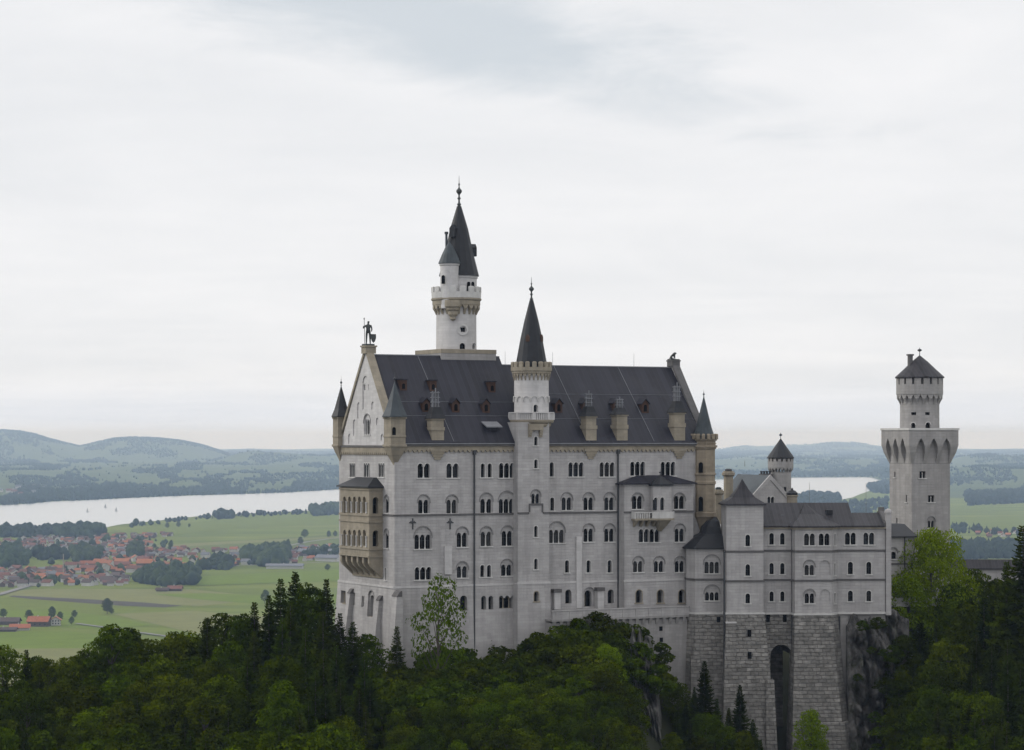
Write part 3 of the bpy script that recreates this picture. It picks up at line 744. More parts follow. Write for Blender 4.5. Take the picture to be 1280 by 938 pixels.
for px, py in ((826, 786), (826.5, 800)):
    f = south(fp, -3.6); a, z = f.sv(px, py); MB().fbox(f, a-.3, a+.3, z-.35, z+.35, -.06, .02).build('vent_hole', M['glass'], terr)
# ------------------------------------------------------------------ stair tower on the south front
def zat(fr, u, v): return lambda py: fr.depth_z(u, v, py)
FSt = south(fp, -1.6)
us0, us1 = FSt.u(647.5), FSt.u(686.5); vc = 1.0; uc = south(fp, vc).u(664.3); zf = lambda y: FSt.sv(665, y)[1]
stair = Thing('stair_tower', 'slim stair tower with balcony and dark pointed spire in the middle of the south front', 'tower', fp, ZB, uc, vc)
mb = MB()
rg = lambda z, e, f_: [(us0-e, -1.6-f_, z), (us1+e, -1.6-f_, z), (us1+e, 3.4, z), (us0-e, 3.4, z)]
mb.loft([rg(ZB, .5, .7), rg(zf(730), .1, .1), rg(zf(729), 0, 0), rg(zf(528), 0, 0)])
sw = mb.build('wall', M['lime'], stair)
op = Openings(stair); w = op.win
for yt, yb in ((546, 557), (574.5, 585.5), (657.5, 671.5), (698.5, 712)): w(FSt, 669.8, yt, yb, 1, .62)
w(FSt, 669.8, 617.5, 630, 2, .58, .2, 612.5)
w(FSt, 670, 739.5, 752, 1, .8, trim='sand', dep0=-.1, depth=.8)
op.done(sw)
q = zat(fp, uc, vc)
R = 2.75
mb = MB(); mb.lathe([(R+.05, zf(531)), (R+.05, q(519)), (R-.02, q(518)), (R-.02, q(466))], uc, vc, 32); dr = mb.build('drum', M['pale'], stair, smooth=True)
op = Openings(stair)
FD = south(fp, vc-R)
op.win(FD, 669.5, 506, 516, 1, .75, depth=.6)
op.done(dr)
mb = MB()     # blind arcade of the drum
for i in range(14):
    a = 2*math.pi*i/14 - math.pi/2 + .12
    x, y = uc+R*math.cos(a), vc+R*math.sin(a)
    t = (-math.sin(a), math.cos(a)); f = Face(fp, (x, y), t, (-math.cos(a), -math.sin(a)))
    hw = math.pi*R/14
    mb.plate(f, ring_poly(0, q(501), q(500), hw*.78, hw*.97, 8), -.10, .08)
    mb.fbox(f, -hw*1.08, -hw*.92, q(503), q(500)-.003, -.12, .05)
mb.build('blind_arcade', M['trim'], stair)
# square-to-round corbelled balcony
mb = MB(); R2 = 3.55
mb.lathe([(2.9, q(534)), (3.1, q(532)), (3.1, q(530)), (3.45, q(528.5)), (R2, q(526.5)), (R2, q(525))], uc, vc, 8, math.pi/8)
bal = mb.build('balcony', M['sand'], stair)
mb = MB(); mb.lathe([(R2, q(517)), (R2+.08, q(516.9)), (R2+.08, q(515.6)), (R2, q(515.5))], uc, vc, 8, math.pi/8)
P8 = [(uc+R2*.96*math.cos(math.pi/8+i*math.pi/4), vc+R2*.96*math.sin(math.pi/8+i*math.pi/4)) for i in range(8)]
for i in range(8):
    A, B = P8[i], P8[(i+1) % 8]
    for k in range(8):
        x = A[0]+(B[0]-A[0])*k/8; y = A[1]+(B[1]-A[1])*k/8; r_ = .2 if k == 0 else .1
        mb.box(x-r_, x+r_, y-r_, y+r_, q(525)+.003, q(517)-.003)
mb.build('balustrade', M['pale'], stair, parent=bal)
# bracket under the balcony front
mb = MB(); a, _ = FSt.sv(668.8, 530)
mb.fbox(FSt, a-1.25, a+1.25, q(538), q(530), -.5, .02)
for s_ in (-1, 1):
    for k, (d, y0, y1) in enumerate(((.45, 538.3, 541), (.32, 541.2, 544), (.18, 544.2, 546.5))): mb.fbox(FSt, a+s_*.95-.28, a+s_*.95+.28, q(y1), q(y0), -d, .02)
mb.build('bracket', M['sand'], stair)
mb = MB(); corbels(mb, uc, vc, R, 3.05, q(476), q(467), 26)
mb.lathe([(R, q(467.2)), (3.1, q(467)), (3.1, q(465)), (3.25, q(464)), (3.25, q(459.5)), (2.4, q(459.5))], uc, vc, 32)
merlons(mb, uc, vc, 2.85, 3.25, q(459.6), q(453.5), 18, .62)
mb.build('battlement', M['sand'], stair)
mb = MB(); mb.lathe([(2.45, q(459)), (2.42, q(453)), (1.75, q(424)), (1.15, q(402)), (.30, q(375.5))], uc, vc, 16)
sp = mb.build('spire', M['cone'], stair)
mb = MB()
for a_, y, hh in ((-.95, 424, .9), (.35, 424, .9), (-2.4, 424, .9), (.2, 411, .45), (.3, 402, .4), (.25, 436, .4)):
    r_ = 2.45 - 2.15*(459-y)/84
    x, yv = uc+r_*math.cos(a_), vc+r_*math.sin(a_); t = (-math.sin(a_), math.cos(a_))
    f = Face(fp, (x, yv), t, (-math.cos(a_), -math.sin(a_))); s2 = hh*.5
    MB().plate(f, [(-s2*.7, q(y)-s2), (s2*.7, q(y)-s2), (s2*.7, q(y)+s2*.6), (0, q(y)+s2*1.5), (-s2*.7, q(y)+s2*.6)], -.35, .9).build('spire_dormer', M['wood'], stair, parent=sp)
finial(uc, vc, q(376), q(346.5), 1.0).build('finial', M['bronze'], stair, parent=sp)
mb = MB(); za = S0.sv(640, 641.5)[1]; zb_ = FSt.sv(668, 631.8)[1]; a, _ = FSt.sv(669.8, 631)
mb.fbox(FSt, us0-.1, a-1.25, za-.14, za+.14, -.15, .02); mb.fbox(FSt, a+1.25, us1+.1, za-.14, za+.14, -.15, .02)
mb.fbox(FSt, a-1.25, a-1.05, za+.143, zb_-.002, -.14, .02); mb.fbox(FSt, a+1.05, a+1.25, za+.143, zb_-.002, -.14, .02); mb.fbox(FSt, a-1.25, a+1.25, zb_, zb_+.28, -.16, .02)
mb.build('string_course', M['course'], stair)
zbs = FSt.sv(665, 729)[1]
mb = MB(); mb.fbox(FSt, us0-.15, us1+.15, zbs-.16, zbs+.18, -.16, .05); mb.build('plinth_band', M['pale'], stair)

# ------------------------------------------------------------------ tall main tower rising behind the ridge
ut, vt = 17.7, 14.2
q = zat(fp, ut, vt); RT = 3.25
tower = Thing('main_tower', 'tallest white round tower with green-grey spires rising behind the palace ridge', 'tower', fp, ZB, ut, vt)
mb = MB(); mb.box(ut-4.9, ut+4.9, vt-4.4, vt+4.9, ZB, q(443)); mb.build('base', M['grey'], tower)
mb = MB(); mb.box(ut-4.95, ut+4.95, vt-4.45, vt+4.95, q(443)+.003, q(438)); mb.build('base_cornice', M['sand'], tower)
mb = MB(); mb.lathe([(RT, q(438)+.003), (RT*.985, q(378))], ut, vt, 40); sh = mb.build('shaft', M['pale'], tower, smooth=True)
op = Openings(tower); FT2 = south(fp, vt-RT)
def tface(ang, r=RT):
    a = math.radians(ang); x, y = ut+r*math.cos(a), vt+r*math.sin(a)
    return Face(fp, (x, y), (-math.sin(a), math.cos(a)), (-math.cos(a), -math.sin(a)))
fa = tface(-112)
op.win(fa, 578.5, 409.5, 415, 1, .75, flat=True, sill=False); op.win(fa, 578, 429, 436.5, 1, .85, sill=False, depth=.7)
op.win(tface(-68), 592.5, 429, 436.5, 1, .7, sill=False, depth=.7)
op.done(sh)
mb = MB(); a0_, z0_ = fa.sv(578.5, 412.2)
ringo = arc(a0_, z0_, .9, 0, 2*math.pi, 20)[:-1]; ringi = arc(a0_, z0_, .62, 0, 2*math.pi, 20)[:-1]
n = 20; vs = [fa.pt(*p, -.1) for p in ringo]+[fa.pt(*p, -.1) for p in ringi]+[fa.pt(*p, .25) for p in ringo]+[fa.pt(*p, .25) for p in ringi]
fs = []
for i in range(n):
    k = (i+1) % n; fs += [(i, k, n+k, n+i), (i, k, 2*n+k, 2*n+i), (n+i, n+k, 3*n+k, 3*n+i), (2*n+i, 2*n+k, 3*n+k, 3*n+i)]
mb.add(vs, fs); mb.build('oculus_frame', M['trim'], tower)
mb = MB(); corbels(mb, ut, vt, RT, 3.85, q(394), q(382), 22, .08)
mb.lathe([(RT*.985, q(384)), (3.75, q(382)), (3.85, q(381.8)), (3.85, q(377)), (4.05, q(375.5)), (4.05, q(374)), (3.9, q(373.5))], ut, vt, 40)
mb.build('corbel_table', M['sand'], tower)
mb = MB(); mb.lathe([(3.95, q(373.4)), (4.0, q(366)), (3.7, q(366)), (3.7, q(373.4))], ut, vt, 40)
merlons(mb, ut, vt, 3.72, 4.02, q(366.1), q(359.8), 16, .66)
mb.build('battlement', M['trim'], tower)
mb = MB(); mb.lathe([(3.72, q(373.3)), (3.72, q(371)), (.1, q(371))], ut, vt, 40); mb.build('gallery_floor', M['grey'], tower)
u1_, v1_ = ut+.6, vt+.2
mb = MB(); mb.lathe([(2.85, q(371)+.003), (2.85, q(349)), (3.0, q(348)), (3.0, q(345.5))], u1_, v1_, 32); ud = mb.build('upper_drum', M['pale'], tower, smooth=True)
for dpx in (586, 591):
    ff = Face(fp, (u1_+2.85*math.cos(math.radians(-75)), v1_+2.85*math.sin(math.radians(-75))), (math.sin(math.radians(75)), math.cos(math.radians(75))), (-math.cos(math.radians(-75)), -math.sin(math.radians(-75))))
    a, z = ff.sv(dpx, 364); MB().plate(ff, [(a-.3, z), (a+.3, z)] + arc(a, z+1.2, .3, 0, math.pi, 5), -.05, .1).build('pane', M['glass'], tower, parent=ud)
mb = MB(); mb.lathe([(3.25, q(345.4)), (3.2, q(344)), (2.35, q(318)), (1.45, q(286)), (.35, q(257.5))], u1_, v1_, 16); sp = mb.build('spire', M['cone'], tower)
finial(u1_, v1_, q(258), q(219.5), 1.15).build('finial', M['bronze'], tower, parent=sp)
mb = MB()
for ang, y in ((-5, 313), (-150, 290)):
    a = math.radians(ang); r_ = 3.2*(1-(345-y)/95)+.2; f = Face(fp, (u1_+r_*math.cos(a), v1_+r_*math.sin(a)), (-math.sin(a), math.cos(a)), (-math.cos(a), -math.sin(a)))
    MB().plate(f, [(-.5, q(y)-.9), (.5, q(y)-.9), (.5, q(y)+.5), (0, q(y)+1.1), (-.5, q(y)+.5)], -.55, 1.0).build('spire_dormer', M['cone'], tower, parent=sp)
u2_, v2_ = ut-2.0, vt-1.55; q2 = zat(fp, u2_, v2_)
mb = MB(); mb.lathe([(1.48, q2(386)), (1.48, q2(333)), (1.62, q2(332)), (1.62, q2(330))], u2_, v2_, 24); st = mb.build('side_turret', M['pale'], tower, smooth=True)
mb = MB(); mb.lathe([(1.8, q2(329.9)), (1.75, q2(328.5)), (1.2, q2(318)), (.65, q2(309)), (.08, q2(303))], u2_, v2_, 16); mb.build('turret_roof', M['copper'], tower, parent=st)
ff = Face(fp, (u2_-1.48*math.cos(math.radians(62)), v2_-1.48*math.sin(math.radians(62))), (math.sin(math.radians(62)), -math.cos(math.radians(62))), (math.cos(math.radians(62)), math.sin(math.radians(62))))
a, z = ff.sv(554, 355); mb = MB(); mb.plate(ff, [(a-.28, z), (a+.28, z)] + arc(a, z+1.1, .28, 0, math.pi, 5), -.05, .1); mb.build('pane', M['glass'], tower, parent=st)
mb = MB(); mb.lathe([(.1, q2(402)), (.5, q2(399.5)), (.45, q2(397)), (.8, q2(394)), (.8, q2(390)), (1.05, q2(388)), (1.05, q2(386)), (1.3, q2(384)), (1.3, q2(376))], u2_-.1, v2_-1.4, 16); mb.build('bracket', M['sand'], tower)
mb = MB(); mb.tube((u2_+.25, v2_+1.6, q2(330)), (u2_+.25, v2_+1.6, q2(292)), .2, .2, 8); mb.tube((u2_+.25, v2_+1.6, q2(292)+.003), (u2_+.25, v2_+1.6, q2(289)), .32, .32, 8)
mb.build('chimney_pipe', M['copper'], tower)

# ------------------------------------------------------------------ statues on the two gable tips
def skin_mesh(name, pts, edges, rad, m, loc, parent=None, sub=2, rz=0):
    me = bpy.data.meshes.new(name); me.from_pydata(pts, edges, []); o = bpy.data.objects.new(name, me); C.objects.link(o)
    md = o.modifiers.new('s', 'SKIN'); md.use_smooth_shade = True
    for i, r in enumerate(rad):
        me.skin_vertices[0].data[i].radius = (r, r) if isinstance(r, (int, float)) else r
    me.skin_vertices[0].data[0].use_root = True
    o.modifiers.new('d', 'SUBSURF').levels = sub
    bpy.context.view_layer.update()
    nm = bpy.data.meshes.new_from_object(o.evaluated_get(bpy.context.evaluated_depsgraph_get()))
    o.modifiers.clear(); o.data = nm; nm.name = name; nm.materials.append(m)
    o.location = loc; o.rotation_euler = (0, 0, rz)
    if parent: o.parent = parent
    return o
kx, ky, kz = 0.35, VM, ZR1+1.4
kn = Thing('knight_statue', 'dark bronze knight statue with spear and shield on the tip of the west gable', 'statue', fp, kz, kx, ky)
hgt = (fp.depth_z(kx, ky, 402.5) - kz); k = hgt/1.8
pts = [(0,0,.98),(0,0,1.15),(0,0,1.35),(0,0,1.48),(0,0,1.56),(.02,0,1.66),(.03,0,1.76), (-.11,0,.93),(-.13,.04,.50),(-.14,.02,.10),(-.14,-.12,.04), (.11,0,.93),(.14,-.02,.50),(.15,.02,.10),(.16,-.12,.04),
       (-.20,0,1.40),(-.36,-.10,1.20),(-.33,-.30,1.36), (.21,0,1.40),(.28,-.02,1.14),(.26,-.16,.95)]
pts = [(x*k, y*k, z*k) for x, y, z in pts]
ed = [(0,1),(1,2),(2,3),(3,4),(4,5),(5,6),(0,7),(7,8),(8,9),(9,10),(0,11),(11,12),(12,13),(13,14),(2,15),(15,16),(16,17),(2,18),(18,19),(19,20)]
rd = [.15,.145,.17,.10,.065,.10,.08,.10,.075,.055,.05,.10,.075,.055,.05,.075,.055,.045,.075,.055,.045]
body = skin_mesh('body', pts, ed, [r*k for r in rd], M['bronze'], (0, 0, .22), kn.o, rz=-.5)
mb = MB(); mb.box(-.75, .75, -.75, .75, 0.003, .25); mb.build('statue_base', M['bronze'], None, parent=kn.o, off=(0,0,0))
mb = MB(); mb.tube((-.33*k-.5*.6, -.42*k, .25), (-.33*k-.35, -.36*k, 1.95*k), .05*k*.5, .05*k*.4, 6); mb.lathe([(.02,1.95*k),(.07*k,1.98*k),(.01,2.1*k)], -.33*k-.35, -.36*k, 6); mb.build('spear', M['bronze'], None, parent=kn.o, off=(0,0,0))
mb = MB(); sh_ = [(-.2,0,.72),(.2,0,.72),(.21,0,.42),(.12,0,.18),(0,0,.06),(-.12,0,.18),(-.21,0,.42)]
mb.loft([[(x*k+.33*k, y-.26*k, z*k+.3) for x, y, z in sh_], [(x*k+.33*k, y-.2*k, z*k+.3) for x, y, z in sh_]]); mb.build('shield', M['bronze'], None, parent=kn.o, off=(0,0,0))
lu, lz = LEN-.45, ZR2+1.2
ln = Thing('lion_statue', 'dark bronze sitting lion statue on the tip of the east gable', 'statue', fp, lz, lu, VM)
k = (fp.depth_z(lu, VM, 441.5)-lz)/1.25
pts = [(-.45,0,.30),(-.30,0,.52),(0,0,.72),(.22,0,.88),(.36,0,1.05),(.55,0,1.06),(.70,0,.98), (-.42,.17,.22),(-.12,.2,.12),(.08,.2,.05), (-.42,-.17,.22),(-.12,-.2,.12),(.08,-.2,.05), (.26,.15,.58),(.30,.15,.28),(.32,.15,.05),(.42,.15,.04), (.26,-.15,.58),(.30,-.15,.28),(.32,-.15,.05),(.42,-.15,.04), (-.65,0,.15),(-.8,.1,.1)]
pts = [(x*k, y*k, z*k) for x, y, z in pts]
ed = [(0,1),(1,2),(2,3),(3,4),(4,5),(5,6),(0,7),(7,8),(8,9),(0,10),(10,11),(11,12),(3,13),(13,14),(14,15),(15,16),(3,17),(17,18),(18,19),(19,20),(0,21),(21,22)]
rd = [.20,.22,.24,.25,.24,.17,.09,.15,.09,.06,.15,.09,.06,.11,.07,.06,.05,.11,.07,.06,.05,.05,.05]
skin_mesh('body', pts, ed, [r*k for r in rd], M['bronze'], (-.1, 0, .15), ln.o)
mb = MB(); mb.box(-.85, .85, -.6, .6, 0.003, .2); mb.build('statue_base', M['bronze'], None, parent=ln.o, off=(0,0,0))

# ------------------------------------------------------------------ the ladies' wing: lower block with polygonal bay and square tower
fb = Frame(34.3, 408.0, 3.0); SB = south(fb)
ua = SB.u; zz = lambda y: SB.sv(1000, y)[1]
ZBB = 112.0
bower = Thing('residential_wing', 'lower grey residential wing with hipped slate roof and round-cornered bay east of the palace', 'castle wing', fb, ZBB)
x954, x990, x1040, x1047, x1107 = (ua(p) for p in (953, 990, 1040, 1047, 1106.5))
BV = -2.3
FBv = south(fb, BV)
planw = [(x954-.5, 0), (x990-.1, 0), (x990+.1, BV), (FBv.u(1039.5), BV), (x1047, 0), (x1107, 0), (x1107, 12), (x954-.5, 12)]
zbase, zeave = zz(767), zz(659)
mb = MB(); mb.prism(planw, zbase, zeave); bw = mb.build('wall', M['lime'], bower)
op = Openings(bower); w = op.win
for px in (964.5, 978): w(SB, px, 666.5, 681, 1, .72); w(SB, px, 704, 718, 1, .68); w(SB, px, 739.5, 752, 1, .66)
for px in (1011.8, 1030.2): w(FBv, px, 667, 682, 2, .72, .22)
w(FBv, 1011.8, 706.5, 719.5, 2, .62, .2, 700.5); w(FBv, 1012, 742, 754.5, 2, .62, .2, 737)
op.niche(FBv, 1031, 700.5, 719.5, w=1.75); op.niche(FBv, 1031.4, 737, 755, w=1.6)
fc = Face(fb, (FBv.u(1039.5), BV), (x1047-FBv.u(1039.5), -BV), (BV, x1047-FBv.u(1039.5)))
fc.n = (-(-BV)/math.hypot(x1047-FBv.u(1039.5), BV), (x1047-FBv.u(1039.5))/math.hypot(x1047-FBv.u(1039.5), BV))
for yt, yb in ((667, 682), (704, 719.5), (741, 754.5)): w(fc, 1043.4, yt, yb, 1, .6, depth=.35)
for px in (1063, 1086): w(SB, px, 666, 681, 2, .72, .24); w(SB, px, 702.5, 718, 1, .80); w(SB, px, 738.5, 752, 1, .78)
op.done(bw)
def offset(poly, e):
    n = len(poly); cx_, cy_ = sum(p[0] for p in poly)/n, sum(p[1] for p in poly)/n; res = []
    for i in range(n):
        p0, p1, p2 = poly[i-1], poly[i], poly[(i+1) % n]
        d1 = Vector((p1[0]-p0[0], p1[1]-p0[1])).normalized(); d2 = Vector((p2[0]-p1[0], p2[1]-p1[1])).normalized()
        n1_, n2_ = Vector((d1.y, -d1.x)), Vector((d2.y, -d2.x)); b = (n1_+n2_).normalized(); c_ = max(.4, b.dot(n1_))
        res.append((p1[0]+b.x*e/c_, p1[1]+b.y*e/c_))
    return res
mb = MB()
for y in (688.5, 725): z = zz(y); mb.prism(offset(planw, .16), z-.15, z+.15)
mb.build('string_course', M['course'], bower)
mb = MB(); mb.prism(offset(planw, .22), zbase-.14, zbase+.16); mb.build('plinth_band', M['trim'], bower)
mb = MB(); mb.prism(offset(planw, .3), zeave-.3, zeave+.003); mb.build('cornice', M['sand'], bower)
# roof
zr = zz(628.5) + (zz(628.5)-H)*.015; ov = offset(planw, .55); va = 5.5
mb = MB()
u0_, u1_ = x954-.5-.2, x1107-.2
pr = lambda u: [(u, -.55, zeave+.006), (u, -.55, zeave+.2), (u, va, zr), (u, 12.5, zeave+.2), (u, 12.5, zeave+.006)]
mb.loft([pr(u0_), pr(SB.u(1068))])
zr2 = zr - 1.6
pr2 = lambda u: [(u, -.55, zeave+.006), (u, -.55, zeave+.2), (u, 4.0, zr2), (u, 10.5, zeave+.2), (u, 10.5, zeave+.006)]
mb.loft([pr2(SB.u(1068)+.004), pr2(u1_)])
rf = mb.build('roof', M['slate2'], bower)
mb = MB(); ba = [(x990-.5, -.3), (x990-.4, BV-.55), (FBv.u(1041), BV-.55), (x1047+.6, -.3)]; ap = ((x990+x1047)/2-.8, 4.9, zr-.1)
mb.loft([[(x, y, zeave+.01) for x, y in ba], [(x, y, zeave+.215) for x, y in ba], [(ap[0]+(x-ap[0])*.38, ap[1]+(y-ap[1])*.42, zeave+2.0) for x, y in ba], [(ap[0]+(x-ap[0])*.03, ap[1]+(y-ap[1])*.03, ap[2]) for x, y in ba]])
mb.build('bay_roof', M['slate2'], bower)
# stepped east gable and corner pier
mb = MB(); FW = west(fb, x1107-.25)
mb.plate(FW, [(-.3, zeave), (-.3, zeave+.7), (3.4, zr2+.3), (3.6, zr2+.9), (4.5, zr2+.9), (4.7, zr2+.3), (10.6, zeave+.7), (10.6, zeave)], 0, .8)
mb.build('gable', M['course'], bower)
mb = MB(); fr_ = ua(1107)+.01; mb.box(fr_, fr_+.85, -.35, .6, zbase-.3, zz(642)-.003)
mb.lathe([(.62, zz(642)), (.62, zz(640)), (.5, zz(637.5)), (.08, zz(636))], fr_+.42, .1, 10)
mb.build('corner_pier', M['lime'], bower)
# hatch and white skylight on the roof
f = south(fb, 3.0); a, z = f.sv(977, 645.5); MB().box(a-.28, a+.28, 2.2, 2.9, z-.2, z+.25).build('skylight', M['zinc'], bower)
a, z = f.sv(1036, 641); MB().box(a-.5, a+.5, 2.2, 3.4, z-.25, z+.45).build('roof_hatch', M['cone'], bower)
# rusticated base with buttressed bay foot and the tall arched recess
zlow = 105.0
mb = MB(); top = offset(planw, .1)
bay_t = [(x990+.02, 1.0), (x990+.05, BV-.1), (FBv.u(1040), BV-.1), (x1047+.1, -.05), (x1047+.1, 1.0)]
def flare(poly, dl, dr, df): 
    c_ = sum(p[0] for p in poly)/len(poly)
    return [(x + (dl if x < c_ else dr), y + (df if y < .6 else 0)) for x, y in poly]
zq = lambda y: FBv.sv(1020, y)[1]
lv = [(zlow, -1.2, 2.4, -3.6), (zq(938), -.8, 1.9, -2.7), (zq(902), -.65, 1.6, -2.3), (zq(900.5), -.65, 1.2, -2.15), (zq(860), -.4, .8, -1.3), (zq(810), -.15, .35, -.5), (zbase-.14, 0, 0, 0)]
mb.loft([[(x, y, z) for x, y in flare(bay_t, a, b, c_)] for z, a, b, c_ in lv]); mb.build('rusticated_base', M['rustic'], bower)
Fr = south(fb, .15)
aa0, aa1 = Fr.u(952), x990+.0
zt_ = Fr.sv(976, 806)[1]; ac_ = Fr.u(976.5); rr_ = 1.72
mb = MB(); mb.box(aa0, aa1, .15, 10.0, zlow, zbase-.143); rec = mb.build('rusticated_base', M['rustic'], bower)
cm = MB(); cm.plate(Fr, [(ac_-rr_, zlow-1), (ac_+rr_, zlow-1)] + arc(ac_, zt_-rr_, rr_, 0, math.pi, 14), -2, 9.2); cut(rec, bower, cm)
mb = MB(); mb.box(x1047+.12, SB.u(1060), .12, 5, zlow, zbase-.143); mb.build('rusticated_base', M['grey'], bower)
MB().box(SB.u(1060)+.004, x1107+.1, .35, 5, zz(779), zbase-.143).build('footing', M['grey'], bower)
for px, y in ((960, 773), (981, 773)):
    a, z = Fr.sv(px, y); MB().fbox(Fr, a-.3, a+.3, z-.6, z+.6, -.05, .05).build('slit_window', M['glass'], bower)
for px, y0, f in ((989.8, 659, SB), (1049, 768, SB)):
    a, z = f.sv(px, y0); MB().tube((a, -.3, 108), (a, -.3, z-.3), .13, .13, 8).build('drainpipe', M['iron'], bower)
# chimney cupola and mast on the roof
cu, cv = SB.u(997)+.5, 8.5
q = zat(fb, cu, cv); mb = MB(); mb.lathe([(.85, q(634)), (.85, q(621)), (1.05, q(620.5)), (1.05, q(619))], cu, cv, 10); co = mb.build('chimney', M['sand'], bower)
mb = MB(); mb.lathe([(.9, q(618.9)), (.95, q(616.5)), (.5, q(613.5)), (.15, q(612.5)), (.2, q(611.5)), (.05, q(610))], cu, cv, 10); mb.build('chimney_cap', M['cone'], bower, parent=co)
mb = MB()
for px, y0, y1, v_ in ((1019, 628, 603, 5.5), (1091.5, 650, 604, 6)):
    q = zat(fb, ua(px), v_); mb.tube((ua(px), v_, q(y0)), (ua(px), v_, q(y1)), .045, .03, 4)
mb.build('lightning_rod', M['zinc'], bower)

# square tower at the west end of the wing
ft_ = Frame(*fb.w(-.05, -2.0), 3.0); FSq = south(ft_)
sq = Thing('wing_tower', 'square grey tower with pointed slate pyramid roof between the palace and residential wing', 'tower', ft_, ZBB)
w0, w1 = FSq.u(908), FSq.u(954.3); zq = lambda y: FSq.sv(930, y)[1]
mb = MB(); mb.box(w0, w1, 0, 6.2, zq(767), zq(632)); sw = mb.build('wall', M['lime'], sq)
op = Openings(sq)
for yt, yb in ((668.5, 683), (705.5, 720), (742, 754.5)): op.win(FSq, 934.7, yt, yb, 1, .74)
op.done(sw)
mb = MB()
for y in (689.5, 726.5): mb.box(w0-.16, w1+.16, -.16, 6.36, zq(y)-.15, zq(y)+.15)
mb.build('string_course', M['course'], sq)
MB().box(w0-.2, w1+.2, -.2, 6.3, zq(767)-.15, zq(767)+.15).build('plinth_band', M['trim'], sq)
mb = MB(); e = .42; cxx, cyy = (w0+w1)/2, 3.1
rr = lambda k, z: [(cxx+(x-cxx)*k, cyy+(y-cyy)*k, z) for x, y in ((w0-e,-e),(w1+e,-e),(w1+e,6.2+e),(w0-e,6.2+e))]
zE = zq(631.9); zA = ft_.depth_z(cxx, cyy, 599)
mb.loft([rr(1, zE), rr(1, zE+.22), rr(.54, zE+(zA-zE)*.30), rr(.27, zE+(zA-zE)*.60), rr(.01, zA)]); mb.build('roof', M['slate2'], sq)
mb = MB(); zb0 = zq(767)-.153
lv = [(zlow, -.4, 1.9, -2.4), (zq(938), -.1, 1.6, -1.9), (zq(850), -.1, .9, -1.0), (zb0, 0, 0, 0)]
mb.loft([[(w0-.1+l, -.12+f_, z), (w1+.12+r, -.12+f_, z), (w1+.12+r, 6, z), (w0-.1+l, 6, z)] for z, l, r, f_ in lv]); rb = mb.build('rusticated_base', M['rustic'], sq)
mb = MB()   # battered buttresses at its two front corners
a0_, a1_ = w0+.1, FSq.u(919)
mb.loft([[(a0_-2.2,-4.6,zlow),(a1_-.2,-4.6,zlow),(a1_-.2,.2,zlow),(a0_-2.2,.2,zlow)],[(a0_-.25,-.75,zq(779)),(a1_,-.75,zq(779)),(a1_,.2,zq(779)),(a0_-.25,.2,zq(779))]]); mb.build('buttress', M['rustic'], sq)
MB().box(a0_-.3, a1_+.1, -.85, .2, zq(779)+.003, zq(777)).build('buttress_cap', M['pale'], sq)
a0_, a1_ = FSq.u(955.5), FSq.u(966); mb = MB()
mb.loft([[(a0_-.3,-4.2,zlow),(a1_+1.4,-4.2,zlow),(a1_+1.4,.2,zlow),(a0_-.3,.2,zlow)],[(a0_,-2.0,zq(849)),(a1_-.1,-2.0,zq(849)),(a1_-.1,.2,zq(849)),(a0_,.2,zq(849))]]); mb.build('buttress', M['rustic'], sq)
for y in (791, 818.5):
    a, z = FSq.sv(936, y); f = south(ft_, -.2-(y-767)*.012); MB().fbox(f, a-.28, a+.28, z-.55, z+.5, -.25, .3).build('slit_window', M['glass'], sq)
a = FSq.u(906)-.1; MB().tube((a, -.1, 108), (a, -.1, zq(690)), .14, .14, 8).build('drainpipe', M['iron'], sq)

# low polygonal turret that links palace and wing
fl_ = Frame(*fb.w(SB.u(859.5), 1.2), 3.0); FL = south(fl_)
lt = Thing('link_turret', 'low polygonal turret with curved slate roof wedged between palace and square tower', 'turret', fl_, ZBB)
p0, p1, p2 = FL.u(859.8), FL.u(869), FL.u(905.5); zl_ = lambda y: FL.sv(885, y)[1]
pl = [(p0, 1.9), (p1, 0), (p2, 0), (p2, 8), (p0, 8)]
mb = MB(); mb.prism(pl, zl_(767), zl_(686.5)); lw_ = mb.build('wall', M['lime'], lt)
op = Openings(lt)
op.win(FL, 889.8, 702.5, 717, 3, .62, .2, 694); op.win(FL, 890, 740.5, 751, 3, .56, .22, 731.5)
op.done(lw_)
mb = MB(); mb.prism(offset(pl, .16), zl_(724.5)-.15, zl_(724.5)+.15); mb.build('string_course', M['course'], lt)
mb = MB(); mb.prism(offset(pl, .2), zl_(767)-.15, zl_(767)+.15); mb.build('plinth_band', M['trim'], lt)
mb = MB(); o_ = offset(pl, .5); c_ = (p2-.9, 3.2)
sc = lambda k, z: [(c_[0]+(x-c_[0])*k, c_[1]+(y-c_[1])*k, z) for x, y in o_]
mb.loft([sc(1, zl_(686.4)), sc(1, zl_(685)), sc(.62, zl_(672)), sc(.45, zl_(668)), sc(.40, zl_(660)), sc(.25, zl_(652)), sc(.03, zl_(647))]); mb.build('roof', M['cone'], lt)
mb = MB(); lv = [(zlow, -.6, .3, -1.2), (zl_(850), -.2, .1, -.5), (zl_(767)-.153, 0, 0, 0)]
mb.loft([[(x+(l if x < p1+.5 else r), y+(f_ if y < 3 else 0), z) for x, y in offset(pl, .1)] for z, l, r, f_ in lv]); mb.build('rusticated_base', M['rustic'], lt)
